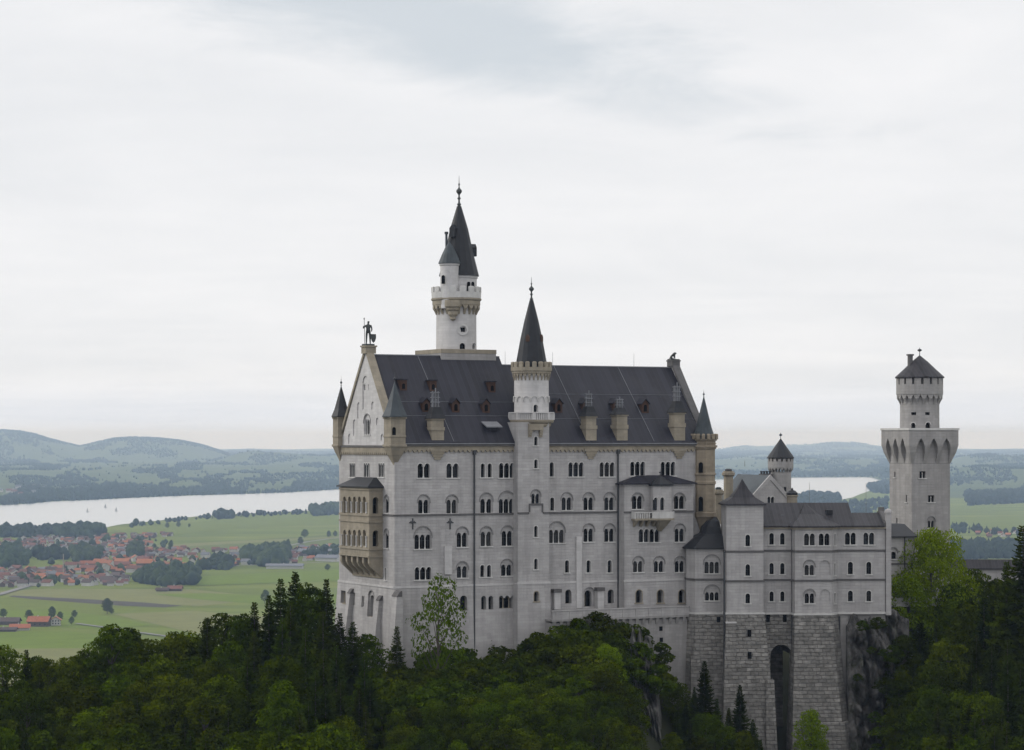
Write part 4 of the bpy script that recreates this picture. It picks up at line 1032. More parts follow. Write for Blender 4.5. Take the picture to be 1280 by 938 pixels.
a0_ = FL.u(866); mb = MB(); mb.loft([[(a0_-.9,-2.6,zlow),(a0_+1.2,-2.6,zlow),(a0_+1.2,.2,zlow),(a0_-.9,.2,zlow)],[(a0_-.4,-1.1,zl_(820)),(a0_+1.1,-1.1,zl_(820)),(a0_+1.1,.2,zl_(820)),(a0_-.4,.2,zl_(820))]]); mb.build('buttress', M['rustic'], lt)
a, z = FL.sv(898, 776); MB().fbox(FL, a-.3, a+.3, z-.6, z+.6, -.16, .05).build('slit_window', M['glass'], lt)

# ------------------------------------------------------------------ knights' house with gable, behind the wing
fk = Frame(44.4, 440.0, 17.5); FK = south(fk)
kh = Thing('gabled_house', 'gabled stone house with blue-green metal roof standing behind the residential wing', 'castle building', fk, 140)
zk = lambda y: FK.sv(964, y)[1]; hw = 4.0; zap, zlo = zk(596.5), zk(627.5)
mb = MB(); mb.plate(FK, [(-hw, 140), (hw, 140), (hw, zlo), (0, zap-.1), (-hw, zlo)], 0, 14); kw = mb.build('wall', M['lime'], kh)
op = Openings(kh); op.win(FK, 963.5, 621, 630, 2, .5, .2); op.done(kw)
mb = MB()
for s_ in (-1, 1): mb.plate(FK, [(0, zap+.05), (0, zap+.32), (s_*(hw+.6), zlo-.35), (s_*(hw+.6), zlo-.62)], .3, 14.5)
mb.build('roof', M['copper'], kh)
mb = MB()
for s_ in (-1, 1): mb.plate(FK, [(0, zap-.5), (0, zap+.4), (s_*(hw+.5), zlo-.05), (s_*(hw+.5), zlo-.95)], -.15, .297)
mb.build('gable_coping', M['lime'], kh)
def chim(px, py0, py1, u, v, r, n=10, cap=True, roofm=None):
    q = zat(fk, u, v); mb = MB()
    mb.lathe([(r*.8, q(py0)), (r*.8, q(py1+10)), (r*1.1, q(py1+8)), (r*1.1, q(py1+5)), (r*.9, q(py1+4.6)), (r*.9, q(py1+3))], u, v, n)
    o = mb.build('chimney', M['sand'], kh); mb = MB()
    mb.lathe([(r*.6, q(py1+2.9)), (r*.6, q(py1+1)), (r*.3, q(py1))], u, v, n); mb.build('chimney_cap', roofm or M['iron'], kh, parent=o)
f = south(fk, 4); chim(910.5, 640, 586, f.u(910.5), 4, 1.05)
f = south(fk, 2); chim(899, 655, 609, f.u(898), 2, .9, 10, True, M['copper'])
f = south(fk, 10); u_ = f.u(957); q = zat(fk, u_, 10); mb = MB(); mb.box(u_-1.1, u_+1.1, 9.5, 10.5, zk(606), q(592.5)); o = mb.build('chimney', M['course'], kh)
mb = MB()
for i in range(4): mb.lathe([(.2, q(592.5)+.003), (.2, q(590)), (.26, q(589.6)), (.26, q(589))], u_-.8+i*.53, 10, 8)
mb.build('chimney_pot', M['iron'], kh, parent=o)
mb = MB(); f = south(fk, 14); mb.tube((f.u(931), 14, 175), (f.u(931), 14, f.sv(931, 576)[1]), .05, .03, 4); mb.build('lightning_rod', M['zinc'], kh)

# ------------------------------------------------------------------ round turret behind the gabled house
def xy(px, Y): return ((px-PX)/F*Y, Y)
fr2 = Frame(*xy(975.8, 452), 0); q = zat(fr2, 0, 0)
rt = Thing('round_tower', 'small round stone tower with crenellated top and dark conical roof behind the gabled house', 'tower', fr2, 140)
mb = MB(); mb.lathe([(1.95, 140), (1.85, q(590))], 0, 0, 32); rs = mb.build('shaft', M['grey'], rt, smooth=True)
fA = Face(fr2, (.3, -1.85), (1, .16), (-.16, 1)); op = Openings(rt); op.win(fA, 981.5, 609, 615, 1, .5, sill=False, flat=True); op.done(rs)
mb = MB(); corbels(mb, 0, 0, 1.85, 2.25, q(590.5), q(585), 20); mb.lathe([(1.84, q(586)), (2.25, q(585)), (2.25, q(577)), (1.9, q(577))], 0, 0, 32); merlons(mb, 0, 0, 1.9, 2.25, q(577.1), q(573.6), 16, .6)
mb.lathe([(1.7, q(577.05)), (1.7, q(572))], 0, 0, 20)
mb.build('battlement', M['grey'], rt)
mb = MB(); mb.lathe([(2.4, q(573.2)), (2.4, q(572)), (1.55, q(563.5)), (.75, q(555.5)), (.06, q(548.5))], 0, 0, 16); rr2 = mb.build('roof', M['cone'], rt)
mb = MB(); mb.lathe([(.06, q(549)), (.05, q(545.5)), (.28, q(544.4)), (.28, q(543.6)), (.04, q(542)), (.02, q(541))], 0, 0, 8); mb.build('finial', M['iron'], rt, parent=rr2)

# ------------------------------------------------------------------ square gate tower with arcaded head and round top
fq = Frame(*xy(1139.6, 458), 20.0); SQ = south(fq); WQ = west(fq)
gt = Thing('square_tower', 'tall square tower with arched overhanging head and round crenellated top at the east end', 'tower', fq, 130)
wS = SQ.u(1187.5); wW = WQ.u(1112); zs = lambda y: SQ.sv(1160, y)[1]
mb = MB(); mb.box(0, wS, 0, wW, 130, zs(538)); gw = mb.build('shaft', M['grey'], gt)
op = Openings(gt); w = op.win
w(SQ, 1153.2, 589.5, 598, 2, .5, .22, flat=True); w(SQ, 1164, 619.5, 628, 2, .5, .22, flat=True); w(SQ, 1164.3, 651, 660, 2, .5, .22, 646)
for px, yt, yb in ((1118.5, 590, 597), (1133, 619, 628), (1121, 648, 656)): w(WQ, px, yt, yb, 1, .45, flat=True, depth=.4)
op.done(gw)
# overhanging head: flared pointed arcade
zt, zb_ = zs(538), zs(580); D = 1.1; mb = MB()
head = []
def side(face, length, n=3):
    pier = length/n; mbx = MB()
    mbx.fbox(face, -D+.003, length+D-.003, zt+.0, zs(551), -D, -.003) if False else None
    return pier
hb = MB(); hb.loft([[(x, y, zb_) for x, y in ((-.02,-.02),(wS+.02,-.02),(wS+.02,wW+.02),(-.02,wW+.02))], [(x, y, zs(566)) for x, y in ((-D*.72,-D*.72),(wS+D*.72,-D*.72),(wS+D*.72,wW+D*.72),(-D*.72,wW+D*.72))],
                   [(x, y, zs(557)) for x, y in ((-D,-D),(wS+D,-D),(wS+D,wW+D),(-D,wW+D))], [(x, y, zt) for x, y in ((-D,-D),(wS+D,-D),(wS+D,wW+D),(-D,wW+D))]])
hd_ = hb.build('overhanging_head', M['grey'], gt)
cm = MB()
for face, ln_ in ((SQ, wS), (WQ, wW)):
    for i in range(3):
        c_ = ln_*(i+.5)/3 if face is SQ else ln_*(i+.5)/3; r_ = ln_/3*.36; zsp = zs(565)
        P = [(c_-r_, zs(579.5)), (c_+r_, zs(579.5)), (c_+r_, zsp)] + [(c_+r_*.88, zsp+.9), (c_+r_*.5, zsp+1.8), (c_, zsp+2.45), (c_-r_*.5, zsp+1.8), (c_-r_*.88, zsp+.9)] + [(c_-r_, zsp)]
        cm.plate(face, P, -3, -.05)
cut(hd_, gt, cm)
MB().box(-D-.14, wS+D+.14, -D-.14, wW+D+.14, zt+.003, zt+.38).build('platform_edge', M['trim'], gt)
cu_, cv_ = wS/2, wW/2; q = zat(fq, cu_, cv_)
mb = MB(); mb.lathe([(3.55, zt+.383), (3.5, q(493))], cu_, cv_, 36); ts = mb.build('upper_drum', M['grey'], gt, smooth=True)
op = Openings(gt)
def cface(px, r):
    k_ = (px-PX)/F
    best = min(range(-180, 0), key=lambda d: abs((lambda X, Y: X/Y-k_)(*fq.w(cu_+r*math.cos(math.radians(d-0)), cv_+r*math.sin(math.radians(d))))) + (0 if -150 < d < -40 else 9))
    a = math.radians(best); return Face(fq, (cu_+r*math.cos(a), cv_+r*math.sin(a)), (-math.sin(a), math.cos(a)), (-math.cos(a), -math.sin(a)))
op.win(cface(1141.5, 3.5), 1141.5, 528.5, 536, 1, .8, depth=.6, sill=False); op.win(cface(1160, 3.5), 1160, 528, 536, 1, .95, depth=.6, sill=False)
for px in (1142, 1159.5): op.win(cface(px, 3.5), px, 515.5, 519, 1, .9, depth=.5, sill=False, flat=True)
op.done(ts)
mb = MB(); corbels(mb, cu_, cv_, 3.5, 4.15, q(506), q(494), 20)
mb.lathe([(3.45, q(497)), (4.1, q(494)), (4.2, q(493.5)), (4.2, q(481)), (3.6, q(481))], cu_, cv_, 36); merlons(mb, cu_, cv_, 3.75, 4.2, q(481.1), q(473.5), 16, .72)
mb.lathe([(3.3, q(482)), (3.3, q(473))], cu_, cv_, 24)
mb.build('battlement', M['grey'], gt)
mb = MB(); mb.lathe([(4.45, q(473)), (4.45, q(471.6)), (3.0, q(462.5)), (1.5, q(452.5)), (.08, q(444.5))], cu_, cv_, 20); rq = mb.build('roof', M['slate2'], gt)
mb = MB(); mb.lathe([(.08, q(445)), (.06, q(440)), (.4, q(438.6)), (.4, q(437.4)), (.05, q(436)), (.02, q(434.5))], cu_, cv_, 8); mb.build('finial', M['iron'], gt, parent=rq)
uu = cu_-1.9; mb = MB(); mb.box(uu-.35, uu+.35, cv_-.3, cv_+.4, q(463), q(445)); mb.box(uu-.5, uu+.5, cv_-.45, cv_+.55, q(445)+.003, q(443)); mb.build('chimney', M['course'], gt, parent=rq)

# ------------------------------------------------------------------ connecting building and court wall at the east end
fc_ = Frame(*xy(1112, 424), 8.0); FC = south(fc_)
cb = Thing('connecting_building', 'small light stone annex with dark lean-to roof between the wing and the square tower', 'castle building', fc_, 140)
zc3 = lambda y: FC.sv(1128, y)[1]; e1 = FC.u(1143)
mb = MB(); mb.box(0, e1, 0, 7, 140, zc3(672)); cw = mb.build('wall', M['lime'], cb)
op = Openings(cb); op.win(FC, 1117, 690, 699, 1, .9, hood=685, hoodw=.05); op.niche(FC, 1115.5, 719, 735, w=1.0); op.done(cw)
mb = MB(); mb.fbox(FC, -.1, e1+.15, zc3(705)-.12, zc3(705)+.12, -.15, .02); mb.build('string_course', M['course'], cb)
mb = MB(); mb.loft([[(-.3,-.5,zc3(671.8)),(e1+.4,-.5,zc3(671.8)),(e1+.4,7,zc3(671.8)),(-.3,7,zc3(671.8))],[(-.3,-.5,zc3(670.5)),(e1+.4,-.5,zc3(670.5)),(e1+.4,7,zc3(670.5)),(-.3,7,zc3(670.5))],[(-.3,3.0,zc3(656)),(e1-.8,3.0,zc3(656)),(e1-.8,7,zc3(656)),(-.3,7,zc3(656))]])
mb.build('roof', M['cone'], cb)
a = FC.u(1130.5); MB().tube((a, -.2, zc3(742)), (a, -.2, zc3(672)), .1, .1, 8).build('drainpipe', M['iron'], cb)
MB().box(-1.5, e1+4, -4.5, -.01, zc3(746)-1.4, zc3(746)).build('ledge', M['pale'], cb)
fg = Frame(*xy(1186, 462), 0.0); FG = south(fg)
gw_ = Thing('court_wall', 'low wall with long dark slate roof running right from the square tower', 'wall', fg, 140)
e1 = FG.u(1300); zg = lambda y: FG.sv(1230, y)[1]
MB().box(0, e1, 0, 3, 140, zg(712)).build('wall', M['lime'], gw_)
mb = MB(); mb.loft([[(-.2,-.5,zg(711.6)),(e1,-.5,zg(711.6)),(e1,3.5,zg(711.6)),(-.2,3.5,zg(711.6))],[(-.2,-.5,zg(710.6)),(e1,-.5,zg(710.6)),(e1,3.5,zg(710.6)),(-.2,3.5,zg(710.6))],[(-.2,1.45,zg(700)),(e1,1.45,zg(700)),(e1,1.55,zg(700)),(-.2,1.55,zg(700))]]); mb.build('roof', M['slate2'], gw_)
# ------------------------------------------------------------------ nature materials
M['leaf'] = mat('broadleaf_leaves', (0.066, 0.084, 0.0009), 0.8, col2=(0.021, 0.030, 0.0005), vscale=0.45, rnd=0.40, spec=0.0, transl=0.14)
M['fresh'] = mat('fresh_leaves', (0.175, 0.240, 0.004), 0.7, col2=(0.085, 0.122, 0.003), vscale=0.6, rnd=0.15, spec=0.0, transl=0.3)
M['young'] = mat('young_leaves', (0.068, 0.108, 0.003), 0.8, col2=(0.04, 0.068, 0.002), vscale=0.6, spec=0.0, transl=0.3)
M['needle'] = mat('spruce_needles', (0.036, 0.048, 0.0015), 0.8, col2=(0.014, 0.020, 0.001), vscale=0.5, rnd=0.4, spec=0.0, transl=0.08)
M['bark'] = mat('bark', (0.075, 0.062, 0.050), 0.9, 0.4, 3.0)
M['far_tree'] = mat('far_tree_green', (0.026, 0.040, 0.018), 0.9, col2=(0.014, 0.024, 0.014), vscale=0.03, spec=.05)
M['mid_tree'] = mat('valley_tree_green', (0.036, 0.050, 0.017), 0.9, col2=(0.010, 0.018, 0.010), vscale=0.045, rnd=0.4, spec=.05)
M['rock'] = mat('dark_rock', (0.150, 0.143, 0.137), 0.95, col2=(0.045, 0.043, 0.042), vscale=0.55, streak=0.45, stain=(0.45, 0.75, (0.030, 0.042, 0.010)), bump=0.6)
M['paler'] = mat('pale_rock', (0.19, 0.183, 0.176), 0.95, col2=(0.035, 0.034, 0.032), vscale=0.45, stain=(0.6, 0.6, (0.045, 0.06, 0.02)), bump=0.4)
M['forestfloor'] = mat('forest_floor', (0.020, 0.023, 0.008), 0.95, col2=(0.022, 0.024, 0.012), vscale=0.2)
M['water'] = mat('lake_water', (0.34, 0.36, 0.375), 0.22, 0.06, 0.002, spec=0.9)  # pale base colour stands in for sky reflected by the waves
M['road'] = mat('pale_road', (0.165, 0.16, 0.15), 0.9, 0.1, 0.05)
def field_mat():
    m = bpy.data.materials.new('meadow_green'); m.use_nodes = True; t = m.node_tree; nn = t.nodes; ll = t.links; b = nn['Principled BSDF']
    b.inputs['Roughness'].default_value = .95; b.inputs['Specular IOR Level'].default_value = .1
    tc = nn.new('ShaderNodeTexCoord')
    mp = nn.new('ShaderNodeMapping'); mp.inputs['Rotation'].default_value = (0, 0, .18); mp.inputs['Scale'].default_value = (.0016, .0075, 1); ll.new(tc.outputs['Object'], mp.inputs[0])
    vo = nn.new('ShaderNodeTexVoronoi'); vo.inputs['Scale'].default_value = 1; ll.new(mp.outputs[0], vo.inputs['Vector'])
    r = nn.new('ShaderNodeValToRGB'); ll.new(vo.outputs['Color'], r.inputs[0]); e = r.color_ramp
    e.elements[0].position = .1; e.elements[0].color = (.078, .106, .012, 1); e.elements[1].position = .9; e.elements[1].color = (.130, .146, .024, 1)
    x = e.elements.new(.5); x.color = (.102, .130, .015, 1)
    n = nn.new('ShaderNodeTexNoise'); n.inputs['Scale'].default_value = .006; n.inputs['Detail'].default_value = 6; ll.new(tc.outputs['Object'], n.inputs['Vector'])
    mr = nn.new('ShaderNodeMapRange'); ll.new(n.outputs['Fac'], mr.inputs[0]); mr.inputs[1].default_value = .35; mr.inputs[2].default_value = .65; mr.inputs[3].default_value = .86; mr.inputs[4].default_value = 1.1
    mx = nn.new('ShaderNodeMix'); mx.data_type = 'RGBA'; mx.blend_type = 'MULTIPLY'; mx.inputs[0].default_value = 1; ll.new(r.outputs[0], mx.inputs[6]); ll.new(mr.outputs[0], mx.inputs[7])
    ll.new(mx.outputs[2], b.inputs['Base Color']); return m
M['field'] = field_mat()
for k, c in (('f_bright', (.098, .140, .007)), ('f_tan', (.140, .145, .048)), ('f_soil', (.060, .054, .042)), ('f_mid', (.102, .130, .014)), ('f_dull', (.083, .108, .018))):
    M[k] = mat('field_' + k[2:], c, .95, .14, .02, spec=.1)

rng = np.random.default_rng(11); random.seed(5)
G0 = -90.0       # the plain lies this low, 270 m under the eye
def gp(px, py, z=G0):
    Y = (H - z)*F/(py - PY); return ((px-PX)/F*Y, Y)
def tag(o, label=None, cat=None, group=None, kind=None):
    for k, v in (('label', label), ('category', cat), ('group', group), ('kind', kind)):
        if v: o[k] = v
    return o
ORD = 'first second third fourth fifth sixth seventh eighth ninth tenth eleventh twelfth thirteenth fourteenth fifteenth sixteenth seventeenth eighteenth nineteenth'.split()
TENS = ['', '', 'twent', 'thirt', 'fort', 'fift', 'sixt', 'sevent', 'eight', 'ninet']
def ordn(i):
    n = i+1
    if n < 20: return ORD[n-1]
    return TENS[n//10] + ('ieth' if n % 10 == 0 else 'y-' + ORD[n % 10-1])
def sheet(name, pts, z, m, kind='structure'):
    me = bpy.data.meshes.new(name); me.from_pydata([(x, y, z) for x, y in pts], [], [tuple(range(len(pts)))])
    o = bpy.data.objects.new(name, me); C.objects.link(o); me.materials.append(m); o['kind'] = kind
    if me.polygons[0].normal.z < 0: me.flip_normals()
    return o

# ------------------------------------------------------------------ plain, lake, fields, roads
sheet('ground', [(-32000, 60), (32000, 60), (32000, 51500), (-32000, 51500)], G0, M['field'])
near = [(-500, 668), (-200, 664), (0, 660.5), (40, 659.5), (130, 660), (150, 656), (200, 651), (250, 645.5), (300, 642.5), (360, 640), (425, 637), (520, 632), (700, 631), (900, 631), (1000, 626.5), (1049, 625.5), (1066, 622), (1075, 618), (1088, 613.5), (1084, 609.5), (1100, 606), (1110, 601.5)]
far = [(1104, 597.6), (1075, 596.8), (990, 597.5), (880, 600), (700, 606), (520, 610), (425, 612), (360, 616), (300, 618), (220, 620.5), (160, 623), (100, 626), (60, 627.5), (40, 630), (0, 632), (-200, 636), (-500, 640)]
sheet('lake', [gp(*p) for p in near+far], G0+.6, M['water'])
def field(m, *pp): sheet('field', [gp(*p) for p in pp], field.z, M[m]); field.z += .06
field.z = G0+.15
field('f_tan', (-60, 742), (60, 736), (240, 737), (345, 748), (250, 758), (20, 745))
field('f_mid', (-60, 750), (10, 747), (110, 756), (230, 762), (330, 775), (330, 800), (130, 776), (-60, 762))
field('f_soil', (11, 746.2), (16, 744.8), (110, 749.5), (180, 753.5), (228, 757.5), (205, 759.6), (150, 757.5), (90, 753), (40, 749.3))
field('f_bright', (-60, 765), (60, 762), (130, 770), (190, 782), (120, 787), (-60, 776))
field('f_bright', (190, 743), (260, 742), (330, 745), (420, 744), (420, 756), (330, 756), (250, 750))
field('f_tan', (140, 768), (240, 764), (380, 775), (400, 800), (300, 806), (200, 782))
field('f_bright', (-60, 790), (90, 790), (160, 800), (120, 812), (-60, 812))
field('f_tan', (-60, 812), (110, 811), (160, 830), (100, 860), (-60, 860))
field('f_dull', (190, 700), (330, 688), (425, 680), (425, 668), (300, 676), (200, 686))
field('f_mid', (140, 664), (250, 652), (330, 646), (425, 644), (425, 656), (300, 660), (190, 672))
field('f_tan', (180, 683), (280, 677.5), (425, 671), (425, 673), (300, 680), (190, 686))
field('f_bright', (240, 722), (420, 712), (460, 718), (440, 726), (300, 731), (230, 733))
field('f_mid', (30, 700), (70, 699), (84, 705), (70, 711), (36, 710))
for xx in ((1185, 648, 1300, 662), (1190, 674, 1300, 678), (1188, 634, 1240, 640)):
    field('f_mid', (xx[0], xx[1]), (xx[2], xx[1]-4), (xx[2], xx[3]), (xx[0], xx[3]))
def strip(name, pts, wd, m, z=G0+1.6):
    wd = wd*1.4
    L_, R_ = [], []
    P = [gp(*p) for p in pts]
    for i, p in enumerate(P):
        a, b = P[max(0, i-1)], P[min(len(P)-1, i+1)]; d = Vector((b[0]-a[0], b[1]-a[1])).normalized()
        L_.append((p[0]-d.y*wd, p[1]+d.x*wd)); R_.append((p[0]+d.y*wd, p[1]-d.x*wd))
    vs = [(x, y, z) for x, y in L_+R_]; n = len(P)
    me = bpy.data.meshes.new(name); me.from_pydata(vs, [], [(i, i+1, n+i+1, n+i) for i in range(n-1)]); o = bpy.data.objects.new(name, me); C.objects.link(o); me.materials.append(M[m]); o['kind'] = 'structure'
strip('road', [(-30, 750), (0, 744), (16, 739), (30, 735), (42, 731)], 5, 'road')
strip('path', [(95, 780.5), (128, 785), (160, 790), (205, 796), (225, 801)], 3.0, 'road')
strip('path', [(355, 684), (385, 678), (410, 674.5), (440, 672)], 5, 'road')
strip('road', [(235, 710), (300, 708), (380, 705), (440, 702)], 4, 'road')

# ------------------------------------------------------------------ hills beyond the lake
fx, fy = zip(*sorted(far)); 
def yshore(px):
    a = np.interp(px, fx, fy); Ys = (H-G0)*F/(a - PY)
    t = np.clip((px-1090)/60, 0, 1); return Ys*(1-t) + 11400*t
RID = [(28000, 4200, [(-500, 549), (-100, 541), (-40, 539), (0, 538.5), (25, 540), (45, 544), (60, 549), (80, 554), (100, 559), (118, 554.5), (140, 549.5), (165, 547.5), (195, 548.5), (225, 551.5), (250, 556.5), (268, 562), (285, 568), (300, 580), (400, 620), (1700, 620)]),
       (23500, 2600, [(-500, 585), (200, 585), (262, 577), (285, 571), (300, 566.5), (318, 564), (335, 567), (345, 565.5), (370, 568), (400, 570.5), (425, 569), (470, 573), (560, 580), (700, 585), (860, 578), (930, 574), (1000, 573), (1100, 576), (1180, 578), (1200, 571), (1235, 568.5), (1270, 570), (1320, 573), (1700, 570)]),
       (16000, 1300, [(-500, 600), (0, 599), (100, 603), (200, 598), (300, 594), (425, 592), (700, 592), (890, 588), (990, 588), (1090, 590), (1180, 586), (1230, 583), (1300, 588), (1700, 590)]),
       (44000, 5000, [(-500, 560), (0, 561), (300, 568), (430, 566), (600, 560), (800, 566), (893, 563), (930, 558.5), (975, 557.5), (1010, 556), (1040, 553.5), (1065, 553.5), (1095, 557), (1120, 560), (1180, 566), (1240, 567.5), (1300, 566), (1700, 560)])]
def vnoise(x, y, seed=0):
    x = np.asarray(x, float); y = np.asarray(y, float)
    xi, yi = np.floor(x).astype(int), np.floor(y).astype(int); xf, yf = x-xi, y-yi
    h = lambda a, b: (np.sin(a*127.1 + b*311.7 + seed*74.7)*43758.5453) % 1.0
    sx, sy = xf*xf*(3-2*xf), yf*yf*(3-2*yf)
    return (h(xi, yi)*(1-sx)+h(xi+1, yi)*sx)*(1-sy) + (h(xi, yi+1)*(1-sx)+h(xi+1, yi+1)*sx)*sy
def hz(px, Y):
    px = np.asarray(px, float); Y = np.asarray(Y, float); Ys = yshore(px)
    z = np.clip((Y-Ys)/6000, 0, 1)*57 + (vnoise(px/40, Y/900, 1)-.35)*24*np.clip((Y-Ys)/1350, 0, 1)
    for Yr, wd, prof in RID:
        top = H - (np.interp(px, *zip(*prof)) - PY)/F*Yr - G0
        dl = np.where(Y < Yr, (Yr-Y)/wd, (Y-Yr)/(wd*1.6))
        z = np.maximum(z, top*np.exp(-dl**2) - 12*(1-np.exp(-dl**2)) + (vnoise(px/22, Y/520, 4)-.5)*13*np.exp(-(dl-.7)**2*3))
    return G0 + z*np.clip((Y-Ys)/750, 0, 1)**.7 - 1.5*np.clip(1-(Y-Ys)/300, 0, 1)
pxs = np.arange(-420, 1720, 7.0); ts = np.linspace(0, 1, 90)**1.3
grid = []
for t in ts:
    Ys = yshore(pxs); Y = Ys + (50000-Ys)*t; grid.append(np.stack([(pxs-PX)/F*Y, Y, hz(pxs, Y)], 1))
g = np.array(grid); nr, nc = g.shape[:2]
def grid_mesh(name, g, m, smooth=True):
    nr, nc = g.shape[:2]; idx = np.arange(nr*nc).reshape(nr, nc)
    f = np.stack([idx[:-1, :-1], idx[:-1, 1:], idx[1:, 1:], idx[1:, :-1]], -1).reshape(-1, 4)
    me = quad_mesh(name, g.reshape(-1, 3), f); me.materials.append(m)
    if smooth: me.polygons.foreach_set('use_smooth', np.ones(len(f), bool))
    o = bpy.data.objects.new(name, me); C.objects.link(o); return o
def quad_mesh(name, v, f):
    v = np.ascontiguousarray(v, np.float32); f = np.ascontiguousarray(f, np.int32); k = f.shape[1]
    me = bpy.data.meshes.new(name); me.vertices.add(len(v)); me.vertices.foreach_set('co', v.ravel())
    me.loops.add(f.size); me.loops.foreach_set('vertex_index', f.ravel())
    me.polygons.add(len(f)); me.polygons.foreach_set('loop_start', np.arange(0, f.size, k, dtype=np.int32))
    me.update(calc_edges=True); me.validate(); return me
M['hill'] = mat('hill_pasture', (.070, .092, .028), .95, col2=(.048, .068, .024), vscale=.0018, spec=.1)
grid_mesh('hills', g, M['hill'])['kind'] = 'structure'

# ------------------------------------------------------------------ far woods: many small crowns, read as one mass each
def blobs(name, pts, m, conif=.5, label=None):
    """pts: x, y, z, height"""
    pts = np.asarray(pts, float); n = len(pts); V, Fq = [], []; base = 0
    seg = 6
    a = np.linspace(0, 2*np.pi, seg, endpoint=False)
    for kind in (0, 1):
        sel = pts[(rng.random(n) < conif) == bool(kind)]
        if not len(sel): continue
        if kind: prof = np.array([(.30, .02), (.24, .35), (.12, .72), (.01, 1.0)])
        else: prof = np.array([(.12, .0), (.44, .25), (.47, .55), (.30, .85), (.02, 1.0)])
        k = len(prof)
        rj = .75 + .5*rng.random((len(sel), k, seg)); ph = rng.random((len(sel), 1, 1))*6.28
        r = prof[None, :, 0, None]*sel[:, 3, None, None]*rj
        x = sel[:, 0, None, None] + r*np.cos(a[None, None]+ph); y = sel[:, 1, None, None] + r*np.sin(a[None, None]+ph)
        zz_ = sel[:, 2, None, None] + prof[None, :, 1, None]*sel[:, 3, None, None] + (rng.random((len(sel), k, seg))-.5)*.12*sel[:, 3, None, None]
        V.append(np.stack([x, y, zz_], -1).reshape(-1, 3))
        q = []
        for i in range(k-1):
            for j in range(seg): q.append((i*seg+j, i*seg+(j+1) % seg, (i+1)*seg+(j+1) % seg, (i+1)*seg+j))
        q = np.array(q); Fq.append((q[None] + (np.arange(len(sel))*k*seg)[:, None, None]).reshape(-1, 4) + base); base += len(sel)*k*seg
    me = quad_mesh(name, np.concatenate(V), np.concatenate(Fq)); me.materials.append(m)
    o = bpy.data.objects.new(name, me); C.objects.link(o); o['kind'] = 'stuff'
    if label: o['label'] = label; o['category'] = 'woodland'
    return o
def area_pts(poly, step, hmin, hmax, zf=None):
    step = step*1.45; hmin = hmin*.95; hmax = hmax*1.4
    """scatter over a ground polygon given by its corners as seen; spacing in metres"""
    P = np.array([gp(*p) for p in poly]); lo, hi = P.min(0), P.max(0); n = int((hi-lo).prod()/step**2)+1
    q = lo + rng.random((n, 2))*(hi-lo); ins = np.zeros(n, bool); j = len(P)-1
    for i in range(len(P)):
        c_ = ((P[i, 1] > q[:, 1]) != (P[j, 1] > q[:, 1])) & (q[:, 0] < (P[j, 0]-P[i, 0])*(q[:, 1]-P[i, 1])/(P[j, 1]-P[i, 1]+1e-9)+P[i, 0]); ins ^= c_; j = i
    q = q[ins]; h = hmin + (hmax-hmin)*rng.random(len(q))
    return np.column_stack([q, np.full(len(q), G0), h])
# wooded hills
n = 330000; px_ = rng.uniform(-350, 1640, n); Y_ = 10800 + (45500-10800)*rng.random(n)**1.1
px_ = px_[(k_ := Y_ > yshore(px_)+40)]; Y_ = Y_[k_]
nz = .62*vnoise(px_/30, Y_/1300, 7) + .23*vnoise(px_/9, Y_/390, 8) + .15*vnoise(px_/3, Y_/180, 9)
high = np.clip(((hz(px_, Y_)-G0)/1.5-95)/60, 0, 1)
keep = (nz > .545 - .22*high) | (rng.random(len(px_)) < .008)
px_, Y_ = px_[keep], Y_[keep]
pts = np.column_stack([(px_-PX)/F*Y_, Y_, hz(px_, Y_)-1, (9+9*rng.random(len(px_)))*(1+.45*np.clip((Y_-15000)/20000, 0, 1))])
blobs('hillside_woods', pts, M['far_tree'], .6, 'blue-hazed woods scattered over the hills beyond the lake')
# dense shore wood beyond the water on the left and the belt on the right
def shore_pts(x0, x1, d0, d1, n, h0=13, h1=22):
    px = rng.uniform(x0, x1, n); Y = yshore(px) + 30 + 1.5*(d0 + (d1-d0)*rng.random(n)); return np.column_stack([(px-PX)/F*Y, Y, hz(px, Y)-.5, 1.25*(h0*.7+(h1-h0*.7)*rng.random(n))])
sp = np.concatenate([shore_pts(-350, 0, 0, 500, 2200), shore_pts(0, 45, 0, 500, 350), shore_pts(45, 175, 0, 750, 1500), shore_pts(175, 302, 0, 550, 1000, 12, 19), shore_pts(366, 430, 0, 800, 800), shore_pts(880, 1110, 0, 1100, 2200), shore_pts(302, 366, 0, 60, 60)])
blobs('lakeshore_woods', sp, M['far_tree'], .6, 'dark belt of woods along the far shore of the lake')
pp = [area_pts([(1195, 597), (1270, 594), (1300, 600), (1300, 612), (1215, 611)], 16, 12, 20), area_pts([(1205, 618), (1300, 614), (1300, 628), (1210, 633)], 15, 12, 20), area_pts([(1190, 682), (1300, 684), (1300, 698), (1190, 700)], 12, 12, 19),
      area_pts([(1190, 660), (1215, 662), (1300, 668), (1300, 672), (1190, 668)], 26, 10, 16), area_pts([(1000, 622), (1012, 620), (1050, 622), (1050, 634), (990, 634)], 11, 12, 22), area_pts([(1084, 609), (1110, 603), (1110, 618), (1090, 616)], 14, 12, 20), area_pts([(1050, 632), (1110, 624), (1110, 660), (1000, 650)], 24, 10, 18)]
blobs('valley_woods', np.concatenate(pp), M['mid_tree'], .5, 'dark wood blocks between fields behind the square tower')
